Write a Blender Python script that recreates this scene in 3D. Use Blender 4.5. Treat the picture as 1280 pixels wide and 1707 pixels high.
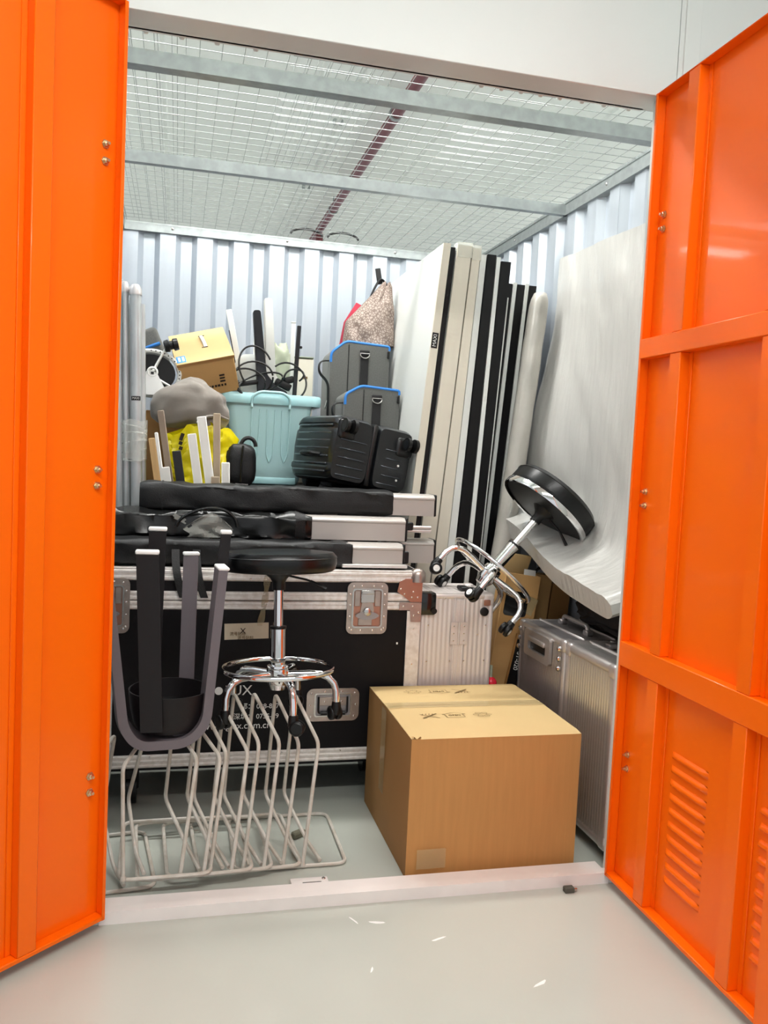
import bpy, bmesh, math, random
from mathutils import Vector, Matrix, noise
PI = math.pi
for o in list(bpy.data.objects): bpy.data.objects.remove(o, do_unlink=True)
scene = bpy.context.scene
COL = scene.collection

# ------------------------------------------------------------------ camera
cam = bpy.data.cameras.new('camera'); camo = bpy.data.objects.new('camera', cam); COL.objects.link(camo)
cam.sensor_fit = 'AUTO'; cam.sensor_width = 36.0; cam.lens = 1404.857 / 1707 * 36; cam.clip_start = 0.02
def cam_rot(a, b, c):
    return Matrix.Rotation(a, 3, 'Z') @ Matrix.Rotation(b, 3, 'X') @ Matrix.Rotation(c, 3, 'Y')
R_ = cam_rot(math.radians(-13.878), math.radians(-3.776), math.radians(-2.7235))
right, fwd, up = R_.col[0], R_.col[1], R_.col[2]
m = Matrix((right, up, -fwd)).transposed().to_4x4(); m.translation = (0.163, -2.213, 1.249)
camo.matrix_world = m
scene.camera = camo

# ------------------------------------------------------------------ world, lamps, exposure
world = bpy.data.worlds.new('world'); scene.world = world; world.use_nodes = True
bg = world.node_tree.nodes['Background']; bg.inputs[0].default_value = (0.93, 0.96, 1.0, 1); bg.inputs[1].default_value = 0.62
scene.view_settings.view_transform = 'Standard'; scene.view_settings.look = 'None'
scene.view_settings.exposure = 0.30; scene.view_settings.gamma = 1.0; scene.view_settings.use_curve_mapping = False
LAMPS = [(0.7, -1.9, 3.10, 2.6, 0.24, 52), (0.75, 1.15, 3.10, 2.2, 0.24, 52), (3.9, 0.6, 3.10, 2.6, 0.24, 45), (-2.4, 0.6, 3.10, 2.6, 0.24, 45), (4.6, 4.2, 3.10, 2.6, 0.24, 60), (-2.6, 4.2, 3.10, 2.6, 0.24, 60)]

# ------------------------------------------------------------------ materials
def lin(c): return c / 12.92 if c <= 0.04045 else ((c + 0.055) / 1.055) ** 2.4
def rgb(h): return tuple(lin(int(h[i:i + 2], 16) / 255) for i in (0, 2, 4)) + (1,)
M = {}
def mat(name, col, rough=0.5, metal=0.0, var=0.0, vscale=8.0, bump=0.0, bscale=60.0, stretch=(1, 1, 1), col2=None, coat=0.0, spec=0.5,
        alpha=1.0, trans=0.0, film=0, sheen=0.0, emit=None):
    mt = bpy.data.materials.new(name); mt.use_nodes = True; nt = mt.node_tree; N = nt.nodes; L = nt.links
    p = N['Principled BSDF']
    c = rgb(col) if isinstance(col, str) else tuple(col) + (1,)
    p.inputs['Base Color'].default_value = c; p.inputs['Roughness'].default_value = rough; p.inputs['Metallic'].default_value = metal
    p.inputs['Specular IOR Level'].default_value = spec; p.inputs['Coat Weight'].default_value = coat; p.inputs['Coat Roughness'].default_value = 0.06
    p.inputs['Alpha'].default_value = alpha; p.inputs['Transmission Weight'].default_value = trans
    if sheen: p.inputs['Sheen Weight'].default_value = sheen
    if film and 'Thin Film Thickness' in p.inputs:
        p.inputs['Thin Film Thickness'].default_value = film; p.inputs['Thin Film IOR'].default_value = 1.6
    if emit: p.inputs['Emission Color'].default_value = c; p.inputs['Emission Strength'].default_value = emit
    if var or bump or col2:
        tc = N.new('ShaderNodeTexCoord'); mp = N.new('ShaderNodeMapping'); mp.inputs['Scale'].default_value = stretch
        L.new(tc.outputs['Object'], mp.inputs[0])
    if var or col2:
        n = N.new('ShaderNodeTexNoise'); n.inputs['Scale'].default_value = vscale; n.inputs['Detail'].default_value = 6
        L.new(mp.outputs[0], n.inputs['Vector'])
        r = N.new('ShaderNodeValToRGB'); r.color_ramp.elements[0].position = 0.36; r.color_ramp.elements[1].position = 0.64
        c2 = rgb(col2) if col2 else tuple(x * (1 - var) for x in c[:3]) + (1,)
        r.color_ramp.elements[0].color = c2; r.color_ramp.elements[1].color = c
        L.new(n.outputs[0], r.inputs[0]); L.new(r.outputs[0], p.inputs['Base Color'])
    if bump:
        n2 = N.new('ShaderNodeTexNoise'); n2.inputs['Scale'].default_value = bscale; n2.inputs['Detail'].default_value = 4
        L.new(mp.outputs[0], n2.inputs['Vector'])
        b = N.new('ShaderNodeBump'); b.inputs['Strength'].default_value = bump; b.inputs['Distance'].default_value = 0.004
        L.new(n2.outputs[0], b.inputs['Height']); L.new(b.outputs[0], p.inputs['Normal'])
    M[name] = mt
    return mt
mat('orange', (0.97, 0.150, 0.0006), 0.36, spec=0.25, coat=0.16, bump=0.03, bscale=14)
mat('white_paint', 'CFD3CF', 0.35, bump=0.02, bscale=20)
mat('sill_paint', 'EFE9E4', 0.4, var=0.05, vscale=12)
mat('epoxy', 'B9BDB3', 0.22, var=0.07, vscale=1.4, bump=0.02, bscale=9)
mat('galv', 'C3CAD2', 0.38, metal=0.6, var=0.06, vscale=3, stretch=(6, 6, 0.6))
mat('galv_rail', 'A3A9A9', 0.4, metal=0.75, var=0.18, vscale=30)
mat('galv_tube', 'CDD2D3', 0.38, metal=0.55, var=0.22, vscale=14, stretch=(1, 1, 0.3))
mat('wire', 'AEB2B1', 0.4, metal=0.7)
mat('deck', 'F0F3F1', 0.6)
mat('red_pipe', '6B2A33', 0.4)
mat('black_cable', '141414', 0.5)
mat('steel', 'C9C6C2', 0.25, metal=1.0)
mat('brass', 'D8C7A6', 0.3, metal=1.0)
mat('chrome', 'E9E9E9', 0.05, metal=1.0)
mat('alu_edge', 'EEE9E5', 0.4, metal=0.35, col2='DDD5CE', vscale=55)
mat('alu', 'CFCAC8', 0.38, metal=0.8)
mat('alu_dark', 'A6A2A3', 0.42, metal=0.8)
mat('alu_film', 'C9C7C4', 0.36, metal=0.8, film=420)
mat('alu_warm', 'E6DDD9', 0.42, metal=0.4)
mat('rivet', 'E4DFDA', 0.2, metal=1.0)
mat('laminate', '0B080B', 0.5, bump=0.1, bscale=160, spec=0.25)
mat('white_print', 'E6E6E2', 0.6)
mat('black_plastic', '0B0B0B', 0.38, spec=0.4)
mat('black_gloss', '0E0F10', 0.18, coat=0.3)
mat('vinyl', '07090A', 0.3, spec=0.4, bump=0.05, bscale=120)
mat('nylon', '101112', 0.5, var=0.3, vscale=9, bump=0.25, bscale=260, spec=0.4)
mat('nylon_shiny', '0A0B0B', 0.28, bump=0.2, bscale=40)
mat('webbing', '0B0B0C', 0.6, bump=0.3, bscale=200)
mat('clear_film', 'E6E8DF', 0.15, alpha=0.32)
mat('tape', 'C2B186', 0.15, alpha=0.4)
mat('banner_alu', 'BDB7B1', 0.42, metal=0.35, var=0.04, vscale=5)
mat('banner_alu_light', 'D9D5D0', 0.4, metal=0.4)
mat('kraft', 'C69B62', 0.75, var=0.08, vscale=3, bump=0.06, bscale=70)
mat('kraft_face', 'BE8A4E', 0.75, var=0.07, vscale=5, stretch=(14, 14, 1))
mat('kraft_lit', 'CFB27D', 0.75, var=0.06, vscale=4)  # top faces: light from above put into the cardboard colour
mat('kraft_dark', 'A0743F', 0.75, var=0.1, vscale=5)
mat('ink_brown', '7C6338', 0.8)
mat('ink_black', '2C2016', 0.8)
mat('teal', 'C2E8EA', 0.25, coat=0.2)
mat('teal_lid', 'B2E0E4', 0.3)
mat('mattress_film', 'C6C5C0', 0.3, var=0.07, vscale=5, stretch=(1, 5, 0.6), bump=0.9, bscale=9, coat=0.3)
mat('roll_film', 'BDB9B0', 0.28, var=0.2, vscale=6, bump=0.5, bscale=14, coat=0.3)
mat('board_white', 'E9EBE6', 0.42, var=0.03, vscale=2)
mat('board_cream', 'E4DCCB', 0.5, var=0.05, vscale=6, stretch=(3, 3, 0.4))
mat('board_black', '07070A', 0.4, spec=0.3)
mat('grey_bag', '62635F', 0.8, var=0.15, vscale=160, bump=0.2, bscale=300, sheen=0.2)
mat('blue_piping', '2F7FD0', 0.5)
mat('suitcase', '14171A', 0.28, coat=0.15, bump=0.03, bscale=40)
mat('suitcase_rib', '4A4F55', 0.15, metal=0.3)  # lighter than the shell: glints on the ribs put into their colour
mat('suitcase_dark', '0D0E0F', 0.3)
mat('grey_cloth', '857E76', 0.85, var=0.1, vscale=8, bump=0.12, bscale=60, sheen=0.15)
mat('yellow_bag', 'F2E100', 0.32, bump=0.3, bscale=22)
mat('wood', 'D6AE76', 0.6, var=0.18, vscale=10, stretch=(8, 8, 0.7))
mat('rail_brown', '8C7A68', 0.5)
mat('rail_tan', 'A8967E', 0.5)
mat('rail_white', 'EDEBE4', 0.4)
mat('rail_black', '101014', 0.45)
mat('stool_grey', '6C6468', 0.42, var=0.06, vscale=9)
mat('stool_dark', '140F11', 0.45, spec=0.35)
mat('pad_white', 'EFEFEC', 0.45)
mat('wire_grey', 'D2CDC3', 0.42, col2='BFB6A8', vscale=18)
mat('tote', 'A18E80', 0.7)
mat('tote_red', 'B8344A', 0.6)
mat('blue_label', '4E9BE0', 0.5)
mat('stand_white', 'E3E4DE', 0.4)
mat('stand_black', '15171D', 0.45)
mat('cushion_green', 'A9B09A', 0.8, var=0.1, vscale=10)
mat('cushion_grey', 'B9BEBB', 0.6, var=0.08, vscale=10)
mat('red_ball', 'E8203A', 0.25)
mat('reddish_steel', 'B78672', 0.35, metal=0.8)  # reddish metal; the corner plate's orange reflection is put into this colour
mat('latch_steel', 'BDAFA6', 0.3, metal=0.9, var=0.15, vscale=30)
mat('dark_bag', '120E10', 0.6, var=0.2, vscale=12)
mat('dirt', '6B6A58', 0.8)
mat('grime', '514F45', 0.8)
def tote_pattern():
    mt = M['tote']; nt = mt.node_tree; N = nt.nodes; L = nt.links; p = N['Principled BSDF']
    tc = N.new('ShaderNodeTexCoord'); v = N.new('ShaderNodeTexVoronoi'); v.feature = 'DISTANCE_TO_EDGE'; v.inputs['Scale'].default_value = 84
    L.new(tc.outputs['Object'], v.inputs['Vector'])
    r = N.new('ShaderNodeValToRGB'); r.color_ramp.elements[0].position = 0.08; r.color_ramp.elements[1].position = 0.16
    r.color_ramp.elements[0].color = rgb('74635A'); r.color_ramp.elements[1].color = rgb('A3958A')
    L.new(v.outputs['Distance'], r.inputs[0]); L.new(r.outputs[0], p.inputs['Base Color'])
tote_pattern()

# ------------------------------------------------------------------ mesh helpers
def fillet(pts, r, n=5, closed=False):
    pts = [Vector(p) for p in pts]; out = []; k = len(pts)
    for i, p in enumerate(pts):
        if not closed and i in (0, k - 1): out.append(p); continue
        a = pts[i - 1] - p; b = pts[(i + 1) % k] - p
        rr = min(r, a.length * 0.49, b.length * 0.49)
        p0 = p + a.normalized() * rr; p1 = p + b.normalized() * rr
        for j in range(n + 1):
            t = j / n; out.append(p0 * (1 - t) ** 2 + p * 2 * t * (1 - t) + p1 * t * t)
    return out
class MB:
    def __init__(s): s.bm = bmesh.new(); s.M = Matrix.Identity(4)
    def V(s, p): return s.bm.verts.new(s.M @ Vector(p))
    def face(s, vs):
        try: return s.bm.faces.new(vs)
        except ValueError: return None
    def box(s, c, d, bev=0.0, seg=2, rot=None):
        mm = s.M @ Matrix.Translation(c)
        if rot is not None: mm = mm @ rot.to_4x4()
        r = bmesh.ops.create_cube(s.bm, size=1.0, matrix=mm @ Matrix.Diagonal((d[0], d[1], d[2], 1)))
        if bev:
            ed = list({e for v in r['verts'] for e in v.link_edges})
            bmesh.ops.bevel(s.bm, geom=ed, offset=bev, segments=seg, profile=0.5, affect='EDGES')
        return s
    def tube(s, pts, r, n=8, closed=False, cap=True, flat=1.0):
        pts = [Vector(p) for p in pts]; k = len(pts); rings = []
        rs = r if isinstance(r, (list, tuple)) else [r] * k
        nrm = None
        for i, p in enumerate(pts):
            if closed: t = (pts[(i + 1) % k] - pts[i - 1]).normalized()
            else: t = (pts[min(i + 1, k - 1)] - pts[max(i - 1, 0)]).normalized()
            if nrm is None:
                ref = Vector((0, 0, 1)) if abs(t.z) < 0.9 else Vector((1, 0, 0))
                nrm = (ref - t * ref.dot(t)).normalized()
            else:
                nrm = (nrm - t * nrm.dot(t))
                nrm = nrm.normalized() if nrm.length > 1e-6 else Vector((1, 0, 0))
            b = t.cross(nrm)
            rings.append([s.V(p + (nrm * math.cos(2 * PI * j / n) * flat + b * math.sin(2 * PI * j / n)) * rs[i]) for j in range(n)])
        for i in range(k if closed else k - 1):
            A, B = rings[i], rings[(i + 1) % k]
            for j in range(n): s.face([A[j], A[(j + 1) % n], B[(j + 1) % n], B[j]])
        if cap and not closed: s.face(rings[0][::-1]); s.face(rings[-1])
        return s
    def cyl(s, a, b, r, n=16): return s.tube([a, b], r, n)
    def lathe(s, prof, n=28, mtx=None):
        old = s.M
        if mtx is not None: s.M = s.M @ mtx
        rings = []
        for (r, z) in prof:
            rings.append([s.V((r * math.cos(2 * PI * j / n), r * math.sin(2 * PI * j / n), z)) for j in range(n)] if r > 1e-6 else [s.V((0, 0, z))])
        for A, B in zip(rings, rings[1:]):
            for j in range(n):
                a, b = A[j % len(A)], A[(j + 1) % len(A)]; c, d = B[(j + 1) % len(B)], B[j % len(B)]
                vs = [];
                for v in (a, b, c, d):
                    if v not in vs: vs.append(v)
                if len(vs) > 2: s.face(vs)
        s.M = old
        return s
    def surf(s, f, nu, nv, cu=False, cv=False, capu=False):
        g = [[s.V(f(i / (nu if cu else nu - 1), j / (nv if cv else nv - 1))) for j in range(nv)] for i in range(nu)]
        for i in range(nu if cu else nu - 1):
            for j in range(nv if cv else nv - 1):
                s.face([g[i][j], g[(i + 1) % nu][j], g[(i + 1) % nu][(j + 1) % nv], g[i][(j + 1) % nv]])
        if capu: s.face(g[0]); s.face(g[-1][::-1])
        return s
    def prism(s, poly, d0, d1, axis='Y'):
        # polygon in the other two axes, extruded along axis
        def P(a, b, d): return {'Y': (a, d, b), 'X': (d, a, b), 'Z': (a, b, d)}[axis]
        A = [s.V(P(a, b, d0)) for a, b in poly]; B = [s.V(P(a, b, d1)) for a, b in poly]; k = len(poly)
        s.face(A); s.face(B[::-1])
        for i in range(k): s.face([A[i], B[i], B[(i + 1) % k], A[(i + 1) % k]])
        return s
    def mesh(s, name='mesh', smooth=38):
        bmesh.ops.recalc_face_normals(s.bm, faces=s.bm.faces[:])
        me = bpy.data.meshes.new(name); s.bm.to_mesh(me); s.bm.free()
        if smooth:
            me.polygons.foreach_set('use_smooth', [True] * len(me.polygons)); me.set_sharp_from_angle(angle=math.radians(smooth))
        return me
def rrect(w, h, r, n=4, cx=0, cy=0):
    out = []
    for sx, sy, a0 in ((1, 1, 0), (-1, 1, 90), (-1, -1, 180), (1, -1, 270)):
        for j in range(n + 1):
            a = math.radians(a0 + 90 * j / n); out.append((cx + sx * (w / 2 - r) + r * math.cos(a), cy + sy * (h / 2 - r) + r * math.sin(a)))
    return out
def mk(name, me, mt, parent=None, loc=(0, 0, 0), rot=None):
    o = bpy.data.objects.new(name, me); COL.objects.link(o)
    if mt is not None and len(me.materials) == 0: me.materials.append(M[mt])
    o.parent = parent; o.location = loc
    if rot is not None: o.rotation_euler = rot
    return o
def part(name, mb, mt, parent, label=None, smooth=38, loc=(0, 0, 0), rot=None):
    o = mk(name, mb.mesh(name, smooth), mt, parent, loc, rot)
    if label: o['label'] = label
    return o
def tag(o, label, cat, group=None):
    o['label'] = label; o['category'] = cat
    if group: o['group'] = group
    return o
def thing(name, label, cat, loc=(0, 0, 0), rotz=0.0, group=None, mtx=None):
    o = bpy.data.objects.new(name, None); COL.objects.link(o); o.empty_display_size = 0.05
    if mtx is not None: o.matrix_world = mtx
    else: o.location = loc; o.rotation_euler = (0, 0, rotz)
    return tag(o, label, cat, group)
def struct(o): o['kind'] = 'structure'; return o
def text(name, body, size, mt, parent, mtx, align='LEFT', sx=1.0):
    cu = bpy.data.curves.new(name, 'FONT'); cu.body = body; cu.size = size; cu.extrude = 0.0004; cu.align_x = align; cu.align_y = 'CENTER'
    t = bpy.data.objects.new('tmp', cu); COL.objects.link(t)
    bpy.context.view_layer.update()
    me = bpy.data.meshes.new_from_object(t.evaluated_get(bpy.context.evaluated_depsgraph_get()))
    bpy.data.objects.remove(t, do_unlink=True)
    me.transform(mtx @ Matrix.Diagonal((sx, 1, 1, 1)))
    me.materials.clear()
    return mk(name, me, mt, parent)
def FRONT(x, y, z, roll=0.0): # text plane facing -Y
    return Matrix.Translation((x, y, z)) @ Matrix.Rotation(roll, 4, 'Y') @ Matrix.Rotation(PI / 2, 4, 'X')
def nz(p, s=1.0, seed=0.0):
    return noise.noise(Vector((p[0] * s + seed, p[1] * s + seed * 1.7, p[2] * s - seed)))
def basis(z, xhint=(1, 0, 0)):
    z = Vector(z).normalized(); x = Vector(xhint); x = (x - z * x.dot(z)).normalized(); y = z.cross(x)
    return Matrix((x, y, z)).transposed().to_4x4()
# small shared pieces
def rivet_mesh(r=0.0035, h=0.002):
    return MB().lathe([(r, 0), (r * 0.9, h * 0.6), (r * 0.5, h), (0, h)], 10).mesh('rivet')
RIVET = rivet_mesh(); RIVET.materials.append(M['rivet'])

# ================================================================== STRUCTURE
W, H, D, XL, XR, HC = 1.459, 2.30, 2.43, -0.151, 1.812, 2.40
fl = struct(part('floor', MB().box((0.8, 1.0, -0.05), (14, 16, 0.1)), 'epoxy', None, smooth=0))
for i, (x, y, r, a) in enumerate([(0.86, -0.2, 0.016, 0.3), (0.66, -0.3, 0.01, 1.1), (0.66, -0.08, 0.013, 2.0), (1.05, -0.42, 0.02, 0.5), (0.72, -0.1, 0.02, 2.9)]):
    random.seed(i); mb = MB(); poly = []
    for k in range(9): 
        q = 2 * PI * k / 9; rr = r * random.uniform(0.5, 1.1); poly.append((x + math.cos(a) * rr * math.cos(q) * 1.6 - math.sin(a) * rr * math.sin(q) * 0.3, y + math.sin(a) * rr * math.cos(q) * 1.6 + math.cos(a) * rr * math.sin(q) * 0.3))
    part('scuff_mark', mb.prism(poly, 0.0, 0.0006, 'Z'), 'white_print', fl, smooth=0)

# hall ceiling deck with ribs
mb = MB(); prof = []
x = -5.0
while x < 6.1:
    prof += [(x, 3.30), (x + 0.80, 3.30), (x + 0.81, 3.312), (x + 0.83, 3.312)]; x += 0.84
prof += [(7.0, 3.30), (7.0, 3.45), (-5.0, 3.45)]
struct(part('ceiling', mb.prism(prof, -4.5, 9.0, 'Y'), 'deck', None, smooth=0))

# corrugated walls
def corr_profile(L, period=0.19, flat=0.08, slope=0.027, valley=0.056, depth=0.03):
    pts = [(0, 0)]; x = 0.0
    while True:
        for dx, d in ((flat, 0), (slope, depth), (valley, depth), (slope, 0)):
            x += dx
            if x >= L: pts.append((L, d)); return pts
            pts.append((x, d))
def corr_wall(name, L, height, place, nsheet):
    # place(a, d, z): a along the wall, d outward depth
    base = MB()
    fr = [((0, 0.028), (height - 0.028, height))]
    root = None
    for z0, z1 in ((0.0, 0.045), (height - 0.045, height)):
        A = [place(0, -0.012, z0), place(L, -0.012, z0), place(L, 0.05, z0), place(0, 0.05, z0)]
        B = [place(0, -0.012, z1), place(L, -0.012, z1), place(L, 0.05, z1), place(0, 0.05, z1)]
        a = [base.V(p) for p in A]; b = [base.V(p) for p in B]
        base.face(a); base.face(b[::-1])
        for i in range(4): base.face([a[i], b[i], b[(i + 1) % 4], a[(i + 1) % 4]])
    root = struct(part(name, base, 'galv_rail', None, smooth=0))
    pts = corr_profile(L); per = 4 * 4  # four ribs to a sheet
    for s0 in range(0, len(pts) - 1, per):
        seg = pts[s0:s0 + per + 1]
        if len(seg) < 2: break
        mb = MB(); lift = 0.0012 if (s0 // per) % 2 else 0.0
        out = [(a, d - lift) for a, d in seg] + [(a, d - lift + 0.0012) for a, d in seg[::-1]]
        A = [mb.V(place(a, d, 0.005)) for a, d in out]; B = [mb.V(place(a, d, height - 0.005)) for a, d in out]
        k = len(out); n = len(seg)
        for i in range(k): mb.face([A[i], B[i], B[(i + 1) % k], A[(i + 1) % k]])
        part('panel', mb, 'galv', root, smooth=0)
    return root
wb = corr_wall('wall_back', XR - XL, HC, lambda a, d, z: (XL + a, D + d, z), 3)
wr = corr_wall('wall_right', D - 0.1, HC, lambda a, d, z: (XR + d, 0.1 + a, z), 3)
wl = corr_wall('wall_left', D - 0.1, HC, lambda a, d, z: (XL - d, 0.1 + a, z), 3)
for x, y, z in ((0.32, D - 0.014, 1.93), (0.32, D + 0.02, 1.99)):
    pass
# screws along the top rail of the right wall
SCREW = MB().lathe([(0.007, 0), (0.007, 0.003), (0.004, 0.005), (0, 0.005)], 8).mesh('screw'); SCREW.materials.append(M['steel'])
for y in (0.5, 0.95, 1.4, 1.9): mk('screw', SCREW, None, wr, (XR - 0.012, y, HC - 0.02), (0, -PI / 2, 0))
for x in (0.1, 0.7, 1.3): mk('screw', SCREW, None, wb, (x, D - 0.012, HC - 0.02), (PI / 2, 0, 0))

# header fascia, jambs, sill
mb = MB()
fa = struct(part('wall_front', MB().box((-2.3, 0.05, 1.6), (4.5, 0.1, 3.4)).box((3.805, 0.05, 1.6), (4.599, 0.1, 3.4)), 'white_paint', None, smooth=0))
mbh = [( -0.05, 1.515)]
for x0, x1 in ((-0.051, 1.505),):
    part('fascia_panel', MB().box(((x0 + x1) / 2, 0.05, (H + 3.3) / 2), (x1 - x0, 0.1, 3.3 - H), 0.002, 1), 'white_paint', fa)
part('fascia_cover_strip', MB().box((1.545, -0.002, 2.8), (0.05, 0.006, 0.98), 0.001, 1), 'white_paint', fa)
lip = struct(part('trim_1', MB().box((W / 2, 0.098, H + 0.012), (W, 0.02, 0.024), 0.002, 1), 'white_paint', None))
CLIP = MB().box((0, 0, 0.004), (0.014, 0.008, 0.014), 0.003, 1).mesh('clip'); CLIP.materials.append(M['white_paint'])
for x in (0.05, 0.14, 0.23, 0.33, 0.96, 1.02, 1.08, 1.14, 1.2, 1.27, 1.34, 1.42): mk('clip', CLIP, None, lip, (x, 0.112, H + 0.0))
struct(part('trim_2', MB().box((-0.025, 0.045, H / 2), (0.05, 0.09, H), 0.002, 1), 'white_paint', None))
struct(part('trim_3', MB().box((W + 0.025, 0.02, H / 2), (0.05, 0.04, H), 0.002, 1), 'white_paint', None))
sill = MB().prism([(0.0, 0.0), (0.0, 0.034), (0.03, 0.034), (0.034, 0.026), (0.088, 0.026), (0.09, 0.02), (0.09, 0.0)], 0.0, W, 'X')
sl = struct(part('threshold', sill, 'sill_paint', None, smooth=0)); sl.name = 'trim_4'
bp = MB().box((0.57, 0.116, 0.008), (0.11, 0.048, 0.016), 0.004, 2)
o = thing('bolt_plate', 'small white slotted bolt keeper plate behind the threshold', 'bolt plate', (0, 0, 0))
part('plate', bp, 'sill_paint', o)
part('slot', MB().box((0.575, 0.104, 0.0168), (0.055, 0.010, 0.002), 0.001, 1), 'grime', o, 'dark slot')
part('screw_head', MB().lathe([(0.006, 0), (0.004, 0.003), (0, 0.003)], 10, Matrix.Translation((0.612, 0.126, 0.016))), 'steel', o)
o = thing('floor_catch', 'small dark metal door catch on the floor in front of the threshold', 'door catch', (1.315, -0.028, 0.0))
part('body', MB().box((0, 0, 0.008), (0.03, 0.02, 0.016), 0.002, 1), 'grime', o)
part('tongue', MB().box((0.016, 0.0, 0.007), (0.02, 0.012, 0.01), 0.002, 1), 'steel', o)

# overhead mesh
mesh_root = struct(part('ceiling_mesh_edge', MB().box((XL + 0.006, 1.27, HC + 0.012), (0.012, 2.3, 0.012)).box((XR - 0.006, 1.27, HC + 0.012), (0.012, 2.3, 0.012)), 'galv_rail', None))
mesh_root.name = 'trim_5'
mb = MB(); r = 0.0014
n = 30
for i in range(n + 1):
    x = XL + 0.02 + (XR - XL - 0.04) * i / n; mb.tube([(x, 0.12, HC + 0.006), (x, D, HC + 0.006)], r, 5)
y = 0.14
while y < D: mb.tube([(XL, y, HC + 0.010), (XR, y, HC + 0.010)], r, 5); y += 0.066
for i in range(9):   # overlapping second sheets
    x = 0.45 + 0.021 + 0.0655 * i * 0.5; mb.tube([(x, 0.12, HC + 0.014), (x, 1.3, HC + 0.014)], r * 0.9, 5)
    x = -0.13 + 0.04 * i; mb.tube([(x, 0.12, HC + 0.014), (x, 2.4, HC + 0.014)], r * 0.9, 5)
y = 0.17
while y < 1.3: mb.tube([(0.46, y, HC + 0.018), (0.75, y, HC + 0.018)], r * 0.9, 5); mb.tube([(1.1, y, HC + 0.018), (1.3, y, HC + 0.018)], r * 0.9, 5); y += 0.066
w = part('wire_mesh', mb, 'wire', mesh_root); w['kind'] = 'stuff'
for i, (y, hh) in enumerate([(0.455, 0.045), (1.335, 0.03)]):
    mb = MB(); prof = [(y - hh / 2, HC - 0.045), (y + hh / 2, HC - 0.045), (y + hh / 2, HC), (y + hh / 2 - 0.004, HC), (y + hh / 2 - 0.004, HC - 0.041), (y - hh / 2 + 0.004, HC - 0.041), (y - hh / 2 + 0.004, HC), (y - hh / 2, HC)]
    struct(part('trim_%d' % (6 + i), mb.prism(prof, XL, XR, 'X'), 'galv_rail', None, smooth=0))
# pipes above the mesh
o = thing('sprinkler_pipe', 'dark red sprinkler pipe running back above the wire mesh', 'pipe')
part('pipe', MB().tube([(1.32, 0.2, 3.2), (1.30, 8.0, 3.2)], 0.033, 14), 'red_pipe', o)
for y in (2.6, 4.6): part('pipe_clamp', MB().tube([(1.31, y - 0.015, 3.2), (1.31, y + 0.015, 3.2)], 0.04, 14).cyl((1.31, y, 3.2), (1.31, y, 3.31), 0.006, 6), 'galv_rail', o)
o = thing('drop_pipe', 'dark red upright pipe standing behind the back wall', 'pipe')
part('pipe', MB().tube(fillet([(1.30, 5.2, 2.2), (1.30, 5.2, 2.4), (1.30, 5.2, 3.15)], 0.1), 0.033, 12), 'red_pipe', o)
part('coupling', MB().tube([(1.30, 5.2, 2.9), (1.30, 5.2, 2.98)], 0.042, 12), 'red_pipe', o)
o = thing('conduit', 'slim galvanised conduit left of the red pipe above the mesh', 'conduit')
part('tube', MB().tube([(1.03, 0.2, 3.22), (1.03, 8.0, 3.22)], 0.013, 10), 'white_paint', o)
for y in (2.9, 4.2): part('saddle', MB().box((1.03, y, 3.225), (0.06, 0.03, 0.03), 0.004, 1), 'galv_rail', o)
for sx, px in ((0, 0.80), (1, 1.0)):
    o = mk('cable', MB().tube([(px + 0.085 * math.cos(a), 2.40, HC + 0.018 + 0.032 * math.sin(a)) for a in [PI * k / 14 for k in range(15)]], 0.006, 8).mesh(), 'black_cable')
    tag(o, ['black cable loop on the mesh above the back wall, left of the pipe', 'black cable loop on the mesh above the back wall, right of the pipe'][sx], 'cable')
# ceiling lamps of the hall (outside the picture); far-back pair added to brighten the deck
for i, (x, y, z, l, wd, pw) in enumerate(LAMPS):
    o = thing('ceiling_light', ['white batten lamp over the corridor', 'white batten lamp over the storage unit', 'white batten lamp over the units to the right', 'white batten lamp over the units to the left', 'added white batten lamp far back on the right, brightening the ceiling', 'added white batten lamp far back on the left, brightening the ceiling'][i], 'lamp', (x, y, z))
    part('housing', MB().box((0, 0, 0.04), (l, wd, 0.06), 0.008, 2), 'white_paint', o)
    for sx in (-1, 1): part('rod', MB().cyl((sx * l * 0.35, 0, 0.06), (sx * l * 0.35, 0, 0.15), 0.006, 8), 'steel', o)
    la = bpy.data.lights.new('lamp', 'AREA'); la.shape = 'RECTANGLE'; la.size = l * 0.96; la.size_y = wd * 0.85; la.energy = pw; la.color = (1.0, 0.985, 0.96)
    lo = bpy.data.objects.new('lamp', la); COL.objects.link(lo); lo.parent = o; lo.location = (0, 0, 0.004)
    la = bpy.data.lights.new('added_uplight', 'AREA'); la.shape = 'RECTANGLE'; la.size = l * 0.9; la.size_y = wd * 0.6; la.energy = pw * (0.5 if i == 0 else 1.0); la.color = (1.0, 0.985, 0.96)  # upward light added to each batten to lift the ceiling deck
    lo = bpy.data.objects.new('added_uplight', la); COL.objects.link(lo); lo.parent = o; lo.location = (0, 0, 0.075); lo.rotation_euler = (PI, 0, 0)

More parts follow.
